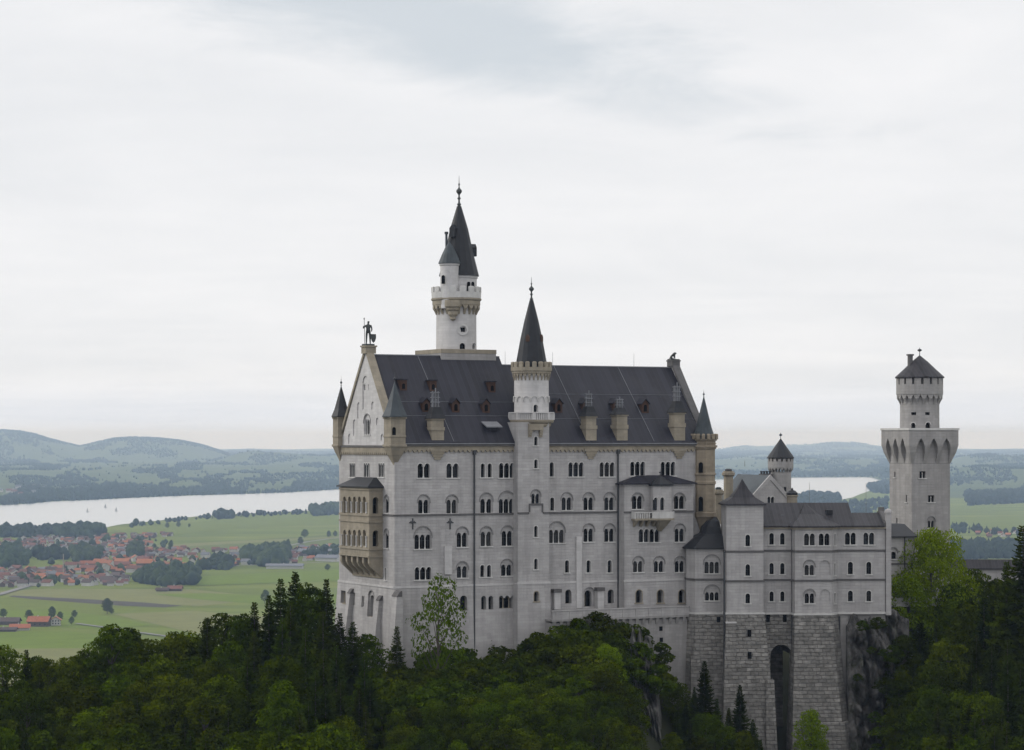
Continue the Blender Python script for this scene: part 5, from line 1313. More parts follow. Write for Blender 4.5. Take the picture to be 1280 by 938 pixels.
# woods in and around the village, each a mass of its own
woods = [('wood at the lake shore above the village', [(68, 666), (90, 665), (118, 665), (132, 668), (118, 673), (75, 675)], 8, 13, 21),
         ('dark wood at the left edge of the village', [(-20, 692), (20, 690), (36, 697), (34, 708), (5, 711), (-20, 709)], 9, 12, 19),
         ('long tree belt between the lake and the village', [(-20, 664.5), (60, 663), (70, 669), (40, 673), (-20, 672)], 10, 10, 17),
         ('wooded mound in the middle of the village', [(42, 694), (80, 692), (84, 700), (50, 702)], 8, 11, 17),
         ('tall clump of trees behind the orange roofs', [(94, 694), (124, 692), (128, 700), (104, 704), (90, 704)], 8, 12, 19),
         ('pair of dense tree clumps right of the village centre', [(163, 690), (176, 689), (178, 699), (164, 700)], 7, 14, 20),
         ('dark wood at the right end of the village by the field', [(168, 722), (190, 718), (222, 716), (247, 719), (247, 732), (210, 734), (172, 730)], 6.5, 12, 18),
         ('tree group before the houses left of the palace', [(262, 704), (290, 702), (288, 713), (250, 714)], 8, 10, 16),
         ('long wood among the houses left of the palace', [(302, 696), (330, 692), (356, 692), (360, 707), (340, 710), (308, 706)], 8, 13, 20),
         ('trees beside the sheds left of the palace', [(372, 692), (395, 690), (425, 689), (425, 697), (385, 698)], 10, 10, 16),
         ('hedge line of trees along the near lake shore', [(160, 657), (220, 650), (280, 645), (285, 647), (220, 653), (165, 660)], 22, 6, 13),
         ('shore wood with pointed trees next to the loggia', [(388, 640), (430, 637), (430, 643.5), (392, 646)], 11, 15, 26),
         ('round shore copse left of the palace', [(268, 645), (290, 644), (292, 648.5), (270, 650)], 10, 12, 18),
         ('trees between houses at the foot of the village', [(0, 726), (60, 722), (100, 724), (100, 735), (40, 735)], 30, 8, 14),
         ('trees among the upper houses', [(20, 674), (200, 674), (230, 690), (120, 696), (30, 690)], 44, 7, 13),
         ('trees among the lower houses', [(60, 705), (240, 700), (300, 712), (150, 722), (60, 722)], 42, 7, 13),
         ('loose shore trees left of the loggia', [(290, 644), (388, 640), (388, 643), (290, 648)], 30, 8, 15)]
for lb, poly, st, h0, h1 in woods:
    p_ = area_pts(poly, st, h0, h1)
    if len(p_): p_[:, 3] *= .55+.75*rng.random(len(p_)); blobs('village_wood', p_, M['mid_tree'], .4, lb)

# ------------------------------------------------------------------ village houses
def pm(n, c, v=.25): return mat(n, c, .85, v, .6, rnd=.18)
ROOFS = {'orange': pm('orange_tile', (.27, .090, .042)), 'red': pm('red_tile', (.135, .052, .038)), 'brown': pm('brown_tile', (.068, .046, .040)), 'grey': pm('grey_roof', (.13, .135, .15))}
PLASTER = mat('white_plaster', (.42, .415, .40), .85, .1, .5); DWOOD = mat('dark_timber', (.085, .060, .045), .85, .2, .6)
def house_meshes(wd, dp, hw, hr, ov=.8):
    a = MB(); a.loft([[(-wd/2, -dp/2, -.3), (wd/2, -dp/2, -.3), (wd/2, -dp/2, hw), (0, -dp/2, hw+hr), (-wd/2, -dp/2, hw)], [(-wd/2, dp/2, -.3), (wd/2, dp/2, -.3), (wd/2, dp/2, hw), (0, dp/2, hw+hr), (-wd/2, dp/2, hw)]])
    r = MB(); s_ = hr/(wd/2)
    for sg in (-1, 1): r.loft([[(0, y, hw+hr+.05), (0, y, hw+hr+.4), (sg*(wd/2+ov), y, hw-ov*s_+.4), (sg*(wd/2+ov), y, hw-ov*s_+.05)] for y in (-dp/2-ov, dp/2+ov)])
    return a, r
PROTO = {}
for kind, (wd, dp, hw, hr) in dict(small=(8, 10, 4.6, 3.0), broad=(11, 14, 5.4, 3.8), long=(13, 24, 6.2, 4.2)).items():
    a, r = house_meshes(wd, dp, hw, hr)
    for rc, rm in ROOFS.items():
        for wm in (PLASTER, DWOOD):
            o1 = a.build('wall', wm); o2 = r.build('roof', rm); PROTO[kind, rc, wm.name] = (o1.data, o2.data)
            bpy.data.objects.remove(o1); bpy.data.objects.remove(o2)
houses = []
def place_house(x, y, kind, rc, wm, rot, row):
    e = bpy.data.objects.new('house', None); C.objects.link(e); e.location = (x, y, G0+.3); e.rotation_euler = (0, 0, rot); e.scale = (1.3,)*3
    for nm, me in zip(('wall', 'roof'), PROTO[kind, rc, wm]):
        o = bpy.data.objects.new(nm, me); C.objects.link(o); o.parent = e
    houses.append((row, x/y, rc, kind, wm, e))
rows = [('in the far village row', [(28, 674), (70, 672), (150, 670), (216, 668), (217, 671), (160, 676), (80, 680), (30, 680)], 44, 22, dict(orange=.12, red=.3, brown=.4, grey=.18), 'small'),
        ('in the upper village', [(-4, 678), (80, 680), (150, 677), (190, 680), (180, 691), (90, 691), (-4, 688)], 66, 19, dict(orange=.2, red=.34, brown=.3, grey=.16), 'small'),
        ('right of the village centre', [(120, 692), (160, 690), (236, 686), (236, 696), (180, 702), (130, 702)], 32, 23, dict(orange=.25, red=.3, brown=.25, grey=.2), 'small'),
        ('in the village middle', [(90, 709), (130, 702), (232, 701), (235, 712), (160, 719), (92, 718)], 24, 34, dict(orange=.7, red=.2, brown=.1, grey=.0), 'long'),
        ('in the lower village', [(-4, 714), (85, 712), (92, 722), (158, 722), (158, 733), (60, 733), (-4, 735)], 62, 20, dict(orange=.2, red=.35, brown=.35, grey=.1), 'broad'),
        ('in the hamlet left of the palace', [(236, 690), (300, 688), (420, 684), (420, 700), (360, 706), (260, 710), (236, 704)], 44, 28, dict(orange=.3, red=.32, brown=.16, grey=.22), 'broad'),
        ('across the lake', None, 14, 0, dict(red=.25, brown=.3, grey=.45), 'small'),
        ('right of the square tower', [(1222, 668), (1300, 664), (1300, 671), (1225, 673)], 12, 34, dict(orange=.5, red=.4, brown=.1), 'small')]
for row, poly, n, sep_, mixr, kd in rows:
    placed = []
    if poly is None:
        cand = []
        for x0, x1, d0, d1, n_ in ((-5, 62, 500, 1500, 20), (50, 70, 760, 800, 3), (300, 330, 60, 500, 6), (150, 215, 900, 1300, 5)):
            px = rng.uniform(x0, x1, n_); Y = yshore(px)+1.5*(d0+(d1-d0)*rng.random(n_)); cand += [((p-PX)/F*y_, y_, float(hz(p, y_))) for p, y_ in zip(px, Y)]
    else: cand = [(*p[:2], G0) for p in area_pts(poly, 9, 1, 2)]; random.shuffle(cand)
    for x, y, z in cand:
        if len(placed) >= n: break
        if any((x-a)**2+((y-b)*.8)**2 < sep_**2 for a, b in placed): continue
        placed.append((x, y)); rc = random.choices(list(mixr), list(mixr.values()))[0]
        kind = kd if random.random() < .75 else random.choice(['small', 'broad'])
        wm = 'white_plaster' if random.random() < (.62 if poly else .95) else 'dark_timber'
        place_house(x, y, kind, rc, wm, random.choice((0.2, 1.6, 1.75, .1, 1.3)) + random.uniform(-.2, .2), row)
        houses[-1][-1].location.z = z + .2
        if not poly: houses[-1][-1].scale = (1.9,)*3
# past the first three hundred, the smallest houses of the crowded village are one mass
def extra_houses():
    V, Fc, Mi = [], [], []; mats = []; b = 0
    taken = [(h[5].location.x, h[5].location.y) for h in houses]
    for row, poly, n, sep_, mixr, kd in rows:
        if poly is None or 'tower' in row: continue
        q = area_pts(poly, 11, 1, 2)[:, :2]; rng.shuffle(q); k = 0
        for x, y in q:
            if k >= n*1.5: break
            if any((x-a_)**2+((y-b_)*.8)**2 < 19**2 for a_, b_ in taken): continue
            taken.append((x, y)); k += 1; rc = random.choices(list(mixr), list(mixr.values()))[0]; wm = 'white_plaster' if random.random() < .6 else 'dark_timber'
            r_ = random.choice((0.2, 1.6, 1.75, .1, 1.3)) + random.uniform(-.2, .2); cs, sn = math.cos(r_)*1.15, math.sin(r_)*1.15
            for me in PROTO['small', rc, wm]:
                m_ = me.materials[0]
                if m_ not in mats: mats.append(m_)
                V += [(x+v.co.x*cs-v.co.y*sn, y+v.co.x*sn+v.co.y*cs, G0+.3+v.co.z*1.15) for v in me.vertices]
                for p in me.polygons: Fc.append([i+b for i in p.vertices]); Mi.append(mats.index(m_))
                b += len(me.vertices)
    me = bpy.data.meshes.new('village_houses'); me.from_pydata(V, [], Fc)
    for m_ in mats: me.materials.append(m_)
    me.polygons.foreach_set('material_index', Mi)
    o = bpy.data.objects.new('village_houses', me); C.objects.link(o); tag(o, 'crowd of small red and brown roofed houses filling the village', 'houses', None, 'stuff')
extra_houses()
byrow = {}
for h in houses: byrow.setdefault((h[0], h[2]), []).append(h)
for (row, rc), hs in byrow.items():
    for i, h in enumerate(sorted(hs, key=lambda q: q[1])):
        wl = 'white-walled' if h[4] == 'white_plaster' else 'dark timber'
        tag(h[5], f'{wl} house, {ordn(i)} {rc}-roofed from the left {row}', 'house', f'houses {row}')

# farm in the near fields
def farm(px, py, wd, dp, hw, hr, rot, rc, wm, lb, windows=True):
    x, y = gp(px, py); e = bpy.data.objects.new('farmhouse', None); C.objects.link(e); e.location = (x, y, G0+.6); e.rotation_euler = (0, 0, rot); e.scale = (1.45,)*3
    a, r = house_meshes(wd, dp, hw, hr, 1.3); a.build('wall', wm, parent=e); ro = r.build('roof', ROOFS[rc], parent=e)
    tag(e, lb, 'farm building', 'farm buildings in the near field')
    c_ = MB().box(-.5, .5, 1, 2, hw+hr-.5, hw+hr+1.4).build('chimney', PLASTER, parent=ro)
    if windows:
        for i in range(4):
            for zf_ in (1.2, 3.8):
                x0 = wd/2; y0 = -dp/2 + dp*(i+.5)/4
                for sx in (-1, 1): MB().box(sx*x0-.06, sx*x0+.06, y0-.6, y0+.6, zf_, zf_+1.3).build('window', M['glass'], parent=e)
        for i in range(3):
            for zf_ in (1.2, 3.8): MB().box(-wd*.3+i*wd*.3-.6, -wd*.3+i*wd*.3+.6, -dp/2-.06, -dp/2+.06, zf_, zf_+1.3).build('window', M['glass'], parent=e)
farm(49, 783, 13, 20, 5.0, 4.2, 1.48, 'orange', DWOOD, 'large farmhouse with broad orange roof over dark timber walls')
farm(70, 782, 9, 11, 5.5, 3.0, .12, 'orange', PLASTER, 'white farm building joined to the right of the orange-roofed farmhouse')
farm(25, 788, 10, 18, 2.6, 2.8, 1.7, 'orange', PLASTER, 'low farm shed with orange roof and white wall before the farmhouse', False)
farm(8, 781, 11, 26, 3.4, 3.2, 1.5, 'brown', DWOOD, 'long brown-roofed barn at the left edge of the picture', False)
farm(6, 790, 9, 22, 2.0, 1.8, 1.62, 'brown', DWOOD, 'lowest brown barn roof in front of the long barn', False)
farm(219, 739, 9, 16, 3, 3, 1.5, 'red', DWOOD, 'small red barn in the field below the dark wood', False)
farm(203, 739.5, 7, 14, 2, 2, 1.5, 'brown', DWOOD, 'low brown field hut left of the small red barn', False)
farm(397, 694, 22, 60, 6, 3.5, 1.45, 'grey', PLASTER, 'large grey-roofed hall near the loggia', False)
farm(356, 711, 12, 52, 4, 2.5, 1.5, 'grey', PLASTER, 'long low grey shed at the edge of the field', False)
farm(411, 701.5, 20, 36, 5, 4, 1.2, 'grey', PLASTER, 'pale grey-roofed barn just left of the palace foot', False)
# slender pole in the village, and sailing boats on the lake
x, y = gp(79.2, 723); e = bpy.data.objects.new('maypole', None); C.objects.link(e); e.location = (x, y, G0+.2); e.scale = (1.5,)*3; tag(e, 'tall pale pole standing among the village houses', 'pole')
MB().tube((0, 0, 0), (0, 0, 31), .9, .6, 8).build('pole', M['sand'], parent=e)
for px, py, lb in ((109.5, 640.5, 'pale sailing boat leftmost of three on the lake'), (132, 635, 'farthest grey sailing boat of three on the lake'), (145.5, 639.5, 'dark-sailed boat rightmost of three near the shore wood')):
    x, y = gp(px, py); e = bpy.data.objects.new('sailing_boat', None); C.objects.link(e); e.location = (x, y, G0+.6); e.scale = (1.4,)*3; tag(e, lb, 'boat', 'sailing boats on the lake')
    MB().loft([[(-4, 0, .3), (-3, -1.2, .3), (3, -1.3, .3), (4.2, 0, .3), (3, 1.3, .3), (-3, 1.2, .3)], [(-4.4, 0, 1.4), (-3.2, -1.5, 1.4), (3, -1.6, 1.4), (5, 0, 1.6), (3, 1.6, 1.4), (-3.2, 1.5, 1.4)]]).build('hull', M['zinc'], parent=e)
    MB().tube((.6, 0, 1.4), (.6, 0, 12), .15, .1, 6).build('mast', M['iron'], parent=e)
    MB().loft([[(.4, -.05, 2.2), (-3.4, -.05, 2.4), (.4, -.05, 11.5)], [(.4, .05, 2.2), (-3.4, .05, 2.4), (.4, .05, 11.5)]]).build('sail', M['zinc'] if px != 109.5 else PLASTER, parent=e)
# ------------------------------------------------------------------ trees near the castle: prototypes
def leaf_quads(c, nrm, size, rg):
    n = len(c); d = rg.normal(size=(n, 3)); nn_ = nrm + d*.75; nn_ /= np.linalg.norm(nn_, axis=1, keepdims=True)
    t = np.cross(nn_, rg.normal(size=(n, 3))); t /= np.linalg.norm(t, axis=1, keepdims=True); b = np.cross(nn_, t)
    s = size[:, None]
    v = np.stack([c + t*s, c + b*s*.62 + nn_*s*.12, c - t*s, c - b*s*.62 + nn_*s*.12], 1).reshape(-1, 3)
    return v
def broadleaf(seed, hgt=20.0, rad=4.6, nl=22, leaves=7500, size=(.20, .40), low=.2, sparse=False, leafm='leaf', pointed=False):
    rg = np.random.default_rng(seed); L_ = []
    tr = MB(); r0 = hgt*.016
    lean = rg.normal(size=2)*.35
    tr.tube((0, 0, -1.5), (lean[0]*.5, lean[1]*.5, hgt*.4), r0*1.25, r0*.8, 7); tr.tube((lean[0]*.5, lean[1]*.5, hgt*.4-.05), (lean[0], lean[1], hgt*.9), r0*.8, r0*.15, 6)
    cents = []
    for i in range(nl):
        t = (i+.5)/nl; z = hgt*(low + (.93-low)*t**.85); prof = math.sin(math.pi*min(1, .12+.83*((z/hgt-low)/(1-low)))**.85)
        if pointed: tt_ = (z/hgt-low)/(1-low); prof = (1-tt_)**.75*min(1, .45+tt_*3)
        a = i*2.39996 + rg.normal()*.3; rr_ = rad*prof*(.50+.6*rg.random()**.7)
        p = np.array([lean[0]*z/hgt + rr_*math.cos(a), lean[1]*z/hgt + rr_*math.sin(a), z]); lr = rad*(.24+.20*rg.random())*(.75+.35*prof)
        cents.append((p, lr)); zb_ = max(hgt*.12, z - rr_*.8 - 1.0)
        tr.tube((lean[0]*zb_/hgt, lean[1]*zb_/hgt, zb_), tuple(p*np.array([.92, .92, 1]) - np.array([0, 0, lr*.2])), r0*(.42 if sparse else .3), r0*.08, 5)
    cents.append((np.array([lean[0], lean[1], hgt*.95]), rad*.22))
    w_ = np.array([lr**2 for _, lr in cents]); w_ /= w_.sum()
    for (p, lr), ww in zip(cents, w_):
        n = int(leaves*ww); d = rg.normal(size=(n, 3)); d[:, 2] += .25; d /= np.linalg.norm(d, axis=1, keepdims=True)
        # ragged surface: fingers of foliage push out from the lobe
        k = rg.normal(size=(7, 3)); k /= np.linalg.norm(k, axis=1, keepdims=True)
        push = np.clip((d@k.T).max(1)-.6, 0, .4)*1.1
        r_ = lr*(.60+.42*rg.random(n)**.6 + push*rg.random(n)); q = p + d*r_[:, None]*np.array([1.18, 1.18, .60])
        q[:, 2] -= .05*r_; nr_ = d*.6 + np.array([0, 0, .65])
        L_.append(leaf_quads(q, nr_, rg.uniform(*size, n), rg))
    v = np.concatenate(L_); f = np.arange(len(v)).reshape(-1, 4)
    me = quad_mesh('crown', v, f); me.materials.append(M[leafm])
    to = tr.build('trunk', M['bark']); td = to.data; bpy.data.objects.remove(to)
    return td, me, float(v[:, 2].max())
def spruce(seed, hgt=24.0, rad=3.2, leafm='needle'):
    rg = np.random.default_rng(seed); V = []
    tr = MB(); tr.tube((0, 0, -1.5), (0, 0, hgt*.97), hgt*.014, .03, 7)
    z = hgt*.05; bulge = rg.random(8)*6.28
    while z < hgt*.985:
        t = z/hgt; R_ = rad*(1-t)**.85*(.78+.34*rg.random()) + .16; nb = int(6 + 7*(1-t)); ph = rg.random()*6.28
        for j in range(nb):
            a = ph + 2*math.pi*j/nb + rg.normal()*.22; Rb = R_*(.62+.5*rg.random())*(1+.14*math.sin(2*a+bulge[0])); up = .55*t - .22 + rg.normal()*.07; droop = .45*(1-t*.7)
            ns = max(3, int(Rb/.42)+2); s = np.linspace(.04, 1, ns); r_ = s*Rb
            c_ = np.stack([r_*math.cos(a), r_*math.sin(a), z + r_*up - droop*s**2*Rb*.5 + .16*s**5*Rb], 1)
            w_ = (.16 + .62*(s*(1-s))**.6*min(1.5, Rb*.55))*(.7+.6*rg.random(ns)); w_[-1] = .04
            pv_ = np.array([-math.sin(a), math.cos(a), 0])
            for sd in (-1, 1):
                e_ = c_ + pv_*w_[:, None]*sd - np.array([0, 0, 1])*w_[:, None]*(.45+.5*rg.random((ns, 1))) + np.array([math.cos(a), math.sin(a), 0])*w_[:, None]*.35
                V.append(np.stack([c_[:-1], c_[1:], e_[1:], e_[:-1]*.55+e_[1:]*.45], 1).reshape(-1, 3))
        z += (.26+.24*rg.random())*(1.2-.5*t)
    v = np.concatenate(V); v += rg.normal(size=v.shape)*.05; f = np.arange(len(v)).reshape(-1, 4)
    me = quad_mesh('crown', v, f); me.materials.append(M[leafm])
    to = tr.build('trunk', M['bark']); td = to.data; bpy.data.objects.remove(to)
    return td, me, hgt
PB = [broadleaf(s, 20, r, n, 12500, (.15, .32), lo) for s, r, n, lo in ((1, 4.8, 34, .16), (2, 5.4, 40, .14), (3, 4.2, 30, .18), (4, 5.8, 44, .2), (5, 4.4, 36, .1))]
PB += [broadleaf(s, 20, r, n, 12500, (.15, .31), lo, pointed=True) for s, r, n, lo in ((6, 5.2, 40, .12), (7, 4.4, 36, .1), (8, 5.8, 46, .14))]
PS = [spruce(s, 24, r) for s, r in ((21, 4.3), (22, 5.0), (23, 3.9), (24, 4.6))]
PF = [broadleaf(31, 20, 7.4, 60, 22000, (.15, .31), .12, leafm='fresh'), broadleaf(32, 20, 5.2, 40, 13000, (.15, .31), .15, leafm='fresh')]
PT = [broadleaf(41, 20, 4.6, 24, 2300, (.20, .38), .30, True, leafm='young')]
PU = [broadleaf(51, 8, 3.6, 16, 4200, (.17, .32), .05), broadleaf(52, 8, 3.2, 14, 3800, (.17, .32), .05)]

# ------------------------------------------------------------------ where the trees stand (seen tops), then the slope that carries them
TR = []   # px, py_top, Y, kind, height, zone
def T(px, py, Y, kind, h, zone): TR.append([px, py, Y, kind, h, zone])
sil_x = [-30, 0, 12, 33, 60, 90, 115, 141, 160, 184, 213, 240, 259, 280, 305, 320, 351, 369, 390, 410, 430, 460, 500]
sil_y = [800, 806, 818, 812, 820, 822, 808, 781, 785, 798, 790, 788, 772, 768, 768, 756, 722, 714, 730, 728, 765, 790, 812]
ZL = 'on the left slope'; ZC = 'under the palace'; ZG = 'below the rusticated base'; ZR_ = 'on the right slope'
for px, py, k, h in ((2, 805, 'b', 20), (33, 810, 's', 17), (48, 819, 'b', 15), (64, 822, 'b', 16), (79, 820, 's', 15), (92, 819, 'b', 16), (108, 812, 'b', 17), (141, 779, 'b', 22), (160, 784, 'b', 18), (184, 797, 'b', 17), (213, 789, 'b', 18), (230, 788, 'b', 19), (259, 769, 's', 18), (279, 766, 'b', 20), (305, 766, 'b', 20),
                     (318, 750, 's', 21), (336, 742, 's', 22), (351, 720, 's', 25), (369, 711, 's', 27), (388, 728, 'b', 22), (408, 722, 's', 22), (425, 765, 's', 18), (441, 775, 's', 17), (458, 792, 'b', 14)):
    T(px, py, 384 + (px % 7), k, h, ZL)
for r in range(1, 9):
    for px in np.arange(-15 + (r % 2)*20, 475, 40):
        x = px + rng.uniform(-11, 11); s_ = float(np.interp(x, sil_x, sil_y)); py = s_ + 8 + r*23 + rng.uniform(-9, 9)
        if py > 975: continue
        dark = 300 < x < 470 and r < 5
        k = 's' if rng.random() < (.85 if dark else .27) else ('u' if False else 'b')
        T(x, py, 384 - r*10 + rng.uniform(-3, 3), k, rng.uniform(15, 21), ZL)
T(496, 781, 381, 's', 15, ZC); T(610, 783, 398, 's', 5.5, ZC); T(546, 716, 383, 't', 24, ZC)
ct_x = [470, 496, 524, 545, 572, 600, 634, 654, 675, 692, 720, 757, 775, 809, 823, 832]
ct_y = [830, 835, 817, 812, 808, 806, 800, 795, 792, 778, 772, 763, 771, 783, 818, 850]
for r in range(0, 9):
    for px in np.arange(478 + (r % 2)*13, 832, 25):
        x = px + rng.uniform(-8, 8); py = float(np.interp(x, ct_x, ct_y)) + r*19 + rng.uniform(-5, 6)
        if py > 965 or (r > 0 and 784 < x < 834 and py > 800 and rng.random() < .8): continue
        if r == 0 and 600 < x < 618: continue
        wallY = 390 + (x-493)*.068
        k = 's' if (r > 1 and rng.random() < .24) else ('f' if rng.random() < .04 else ('u' if r < 3 else 'b'))
        h = rng.uniform(6.0, 8.5) if r < 3 else rng.uniform(9, 14)
        T(x, py, wallY - 7 - r*6.5 + rng.uniform(-1.5, 1.5), k, h, ZC)
for px, py, k, h, dY in ((880.5, 825, 's', 13, 0), (868, 858, 's', 9, 3), (848, 852, 'b', 8, 4), (857, 876, 's', 9, 0), (896, 872, 's', 8, 0), (925, 855, 's', 11, -2), (911, 884, 's', 9, -4), (941, 898, 's', 9, -4), (903, 905, 'b', 8, -6), (882, 890, 'b', 9, -5), (863, 900, 's', 11, -8), (846, 888, 's', 10, -6), (930, 912, 'b', 8, -8), (951, 925, 's', 8, -8), (872, 920, 'b', 9, -12), (893, 926, 's', 10, -12), (840, 915, 'b', 10, -12), (916, 925, 's', 8, -12), (1013, 885, 'f', 12, 0)):
    T(px, py, 396 + dY, k, h, ZG)
T(1134, 792, 411, 'b', 12, ZR_); T(1128, 836, 407, 'b', 11, ZR_); T(1120, 880, 403, 'b', 11, ZR_); T(1163, 658, 424, 'f', 23, ZR_); T(1134, 716, 420, 'f', 12, ZR_); T(1216, 711, 428, 'b', 17, ZR_); T(1192, 728, 420, 'b', 16, ZR_); T(1243, 722, 424, 'b', 17, ZR_); T(1279, 653, 392, 's', 28, ZR_); T(1258, 700, 396, 's', 24, ZR_); T(1296, 668, 390, 's', 27, ZR_); T(1230, 745, 400, 's', 19, ZR_); T(1206, 752, 404, 'b', 17, ZR_)
rt_x = [1120, 1140, 1165, 1200, 1230, 1260, 1300]; rt_y = [800, 766, 752, 745, 735, 715, 700]
for r in range(0, 9):
    for px in np.arange(1128 + (r % 2)*16, 1300, 31):
        x = px + rng.uniform(-10, 10); py = float(np.interp(x, rt_x, rt_y)) + 8 + r*25 + rng.uniform(-9, 9)
        if py > 965 or x < 1142: continue
        T(x, py, 414 - r*9 + rng.uniform(-3, 3), 's' if rng.random() < (.82 if x > 1190 else .5) else 'b', rng.uniform(13, 19), ZR_)
for px, py, h in ((1078, 775, 1.8), (1097, 771, 2.0), (1089, 808, 1.2), (1072, 842, 1.2), (1094, 889, 1.8), (1116, 806, 3.0), (1108, 846, 2.6), (1124, 850, 4.0), (1128, 885, 6.0), (1112, 922, 4)):
    T(px, py, 404.8 if px < 1105 else 404, 'u', h, 'on the dark cliff')
TR.sort(key=lambda q: -q[2])
base = []
for px, py, Y, k, h, zn in TR:
    if zn == 'on the dark cliff': continue
    base.append(((px-PX)/F*Y, Y, H-(py-PY)/F*Y - h))
ctrl = [(-60, 470, 96), (-110, 520, 70), (0, 480, 140), (20, 425, 144), (45, 435, 146), (70, 440, 151), (78, 470, 150), (110, 470, 148), (0, 560, 80), (70, 560, 110), (130, 520, 100), (-40, 405, 135), (-30, 425, 132), (35, 402, 122), (42, 402, 117), (50, 403, 118), (56, 408, 125), (34, 390, 119), (48, 390, 112), (60, 395, 116), (66, 415, 146), (72, 425, 150),
        (-120, 330, 100), (-60, 300, 95), (0, 310, 92), (50, 320, 92), (100, 330, 96), (-100, 250, 80), (0, 240, 76), (100, 250, 80), (-10, 392, 140), (8, 399, 146), (22, 402, 146)]
B = np.array(base + ctrl)
def ground_z(x, y):
    x = np.atleast_1d(np.asarray(x, float)); y = np.atleast_1d(np.asarray(y, float)); out_ = np.empty(x.shape)
    for i in range(0, x.size, 4000):
        xx, yy = x.ravel()[i:i+4000], y.ravel()[i:i+4000]
        d2 = (xx[:, None]-B[None, :, 0])**2 + ((yy[:, None]-B[None, :, 1])*1.0)**2
        w_ = 1/(d2+14)**1.6
        z = (w_*B[None, :, 2]).sum(1)/w_.sum(1)
        dn = np.sqrt(d2.min(1)); f_ = np.clip((dn-40)/260, 0, 1); f_ = f_*f_*(3-2*f_)
        out_.ravel()[i:i+4000] = z*(1-f_) + (G0-3)*f_
    return out_
gx, gy = np.meshgrid(np.arange(-420, 421, 5.0), np.arange(120, 860, 5.0))
gz = ground_z(gx, gy) + (vnoise(gx/9, gy/9, 3)-.5)*2.2
grid_mesh('terrain', np.stack([gx, gy, gz], -1), M['forestfloor'])['kind'] = 'structure'

KIND = dict(b=('broadleaf_tree', PB, 'broadleaf tree', 'green broadleaf tree'), s=('spruce_tree', PS, 'conifer', 'dark spruce'), f=('broadleaf_tree', PF, 'broadleaf tree', 'yellow-green broadleaf tree'), t=('broadleaf_tree', PT, 'broadleaf tree', 'sparse'), u=('shrub', PU, 'shrub', 'low leafy shrub'))
SPECIAL = {(546, 716): 'sparse slender young tree with open crown before the south-west palace wall', (1163, 658): 'tall bright yellow-green broadleaf tree standing before the square tower', (496, 781): 'single small spruce at the south-west palace corner', (610, 783): 'tiny spruce against the foot of the palace wall',
           (369, 711): 'tallest spruce on the left slope near the loggia', (141, 779): 'largest round broadleaf tree topping the left slope', (1279, 653): 'tallest dark spruce at the right edge of the picture', (1013, 885): 'bright broadleaf tree before the rusticated bay foot'}
inst = {}
for idx, (px, py, Y, k, h, zn) in enumerate(TR):
    X = (px-PX)/F*Y; top = H-(py-PY)/F*Y; nm, protos, cat, desc = KIND[k]
    zg = float(ground_z(X, Y)[0]) - .4 if zn != 'on the dark cliff' else top - h
    if k == 't' : zg = top - 24
    td, cd, ph_ = protos[idx % len(protos)]
    e = bpy.data.objects.new(nm, None); C.objects.link(e); e.location = (X, Y, zg); e.rotation_euler = (0, 0, float(rng.random()*6.28))
    s_ = max(.12, (top-zg)/ph_)
    wd = s_ if k != 'u' else max(s_, min(s_*1.5, .75))
    if zn == 'on the dark cliff': wd = s_*1.4
    if k in 'bf': wd = float(np.clip(s_, .45, 1.0))*float(rng.uniform(.85, 1.05))
    if (px, py) == (1013, 885): wd = .44
    if k == 's': wd = s_*float(rng.uniform(1.1, 1.4))
    if k == 't': wd = .68
    if (px, py) == (1013, 885): wd = .44
    if (px, py) == (1163, 658): wd = .74; td, cd, ph_ = PF[0]; s_ = (top-zg)/ph_
    e.scale = (wd, wd, s_)
    for pn, me in (('trunk', td), ('crown', cd)):
        o = bpy.data.objects.new(pn, me); C.objects.link(o); o.parent = e
    sp_ = SPECIAL.get((px, py))
    e['category'] = cat; e['group'] = 'trees ' + zn
    if sp_: e['label'] = sp_
    else: inst.setdefault((zn, desc), []).append((Y, px, e))
BANDS = ['topmost', 'upper', 'middle', 'lower', 'lowest']
for (zn, desc), lst in inst.items():
    lst.sort(key=lambda q: -q[0]); nb = 1 if len(lst) <= 8 else min(5, max(2, len(lst)//9)); names = {1: [''], 2: ['upper', 'lower'], 3: ['upper', 'middle', 'lower'], 4: ['topmost', 'upper', 'lower', 'lowest'], 5: BANDS}[nb]
    for b_ in range(nb):
        row = sorted(lst[len(lst)*b_//nb: len(lst)*(b_+1)//nb], key=lambda q: q[1])
        for i, (_, _, e) in enumerate(row):
            e['label'] = f'{desc} {zn}, {ordn(i)} from the left' + (f', {names[b_]} row' if names[b_] else '')

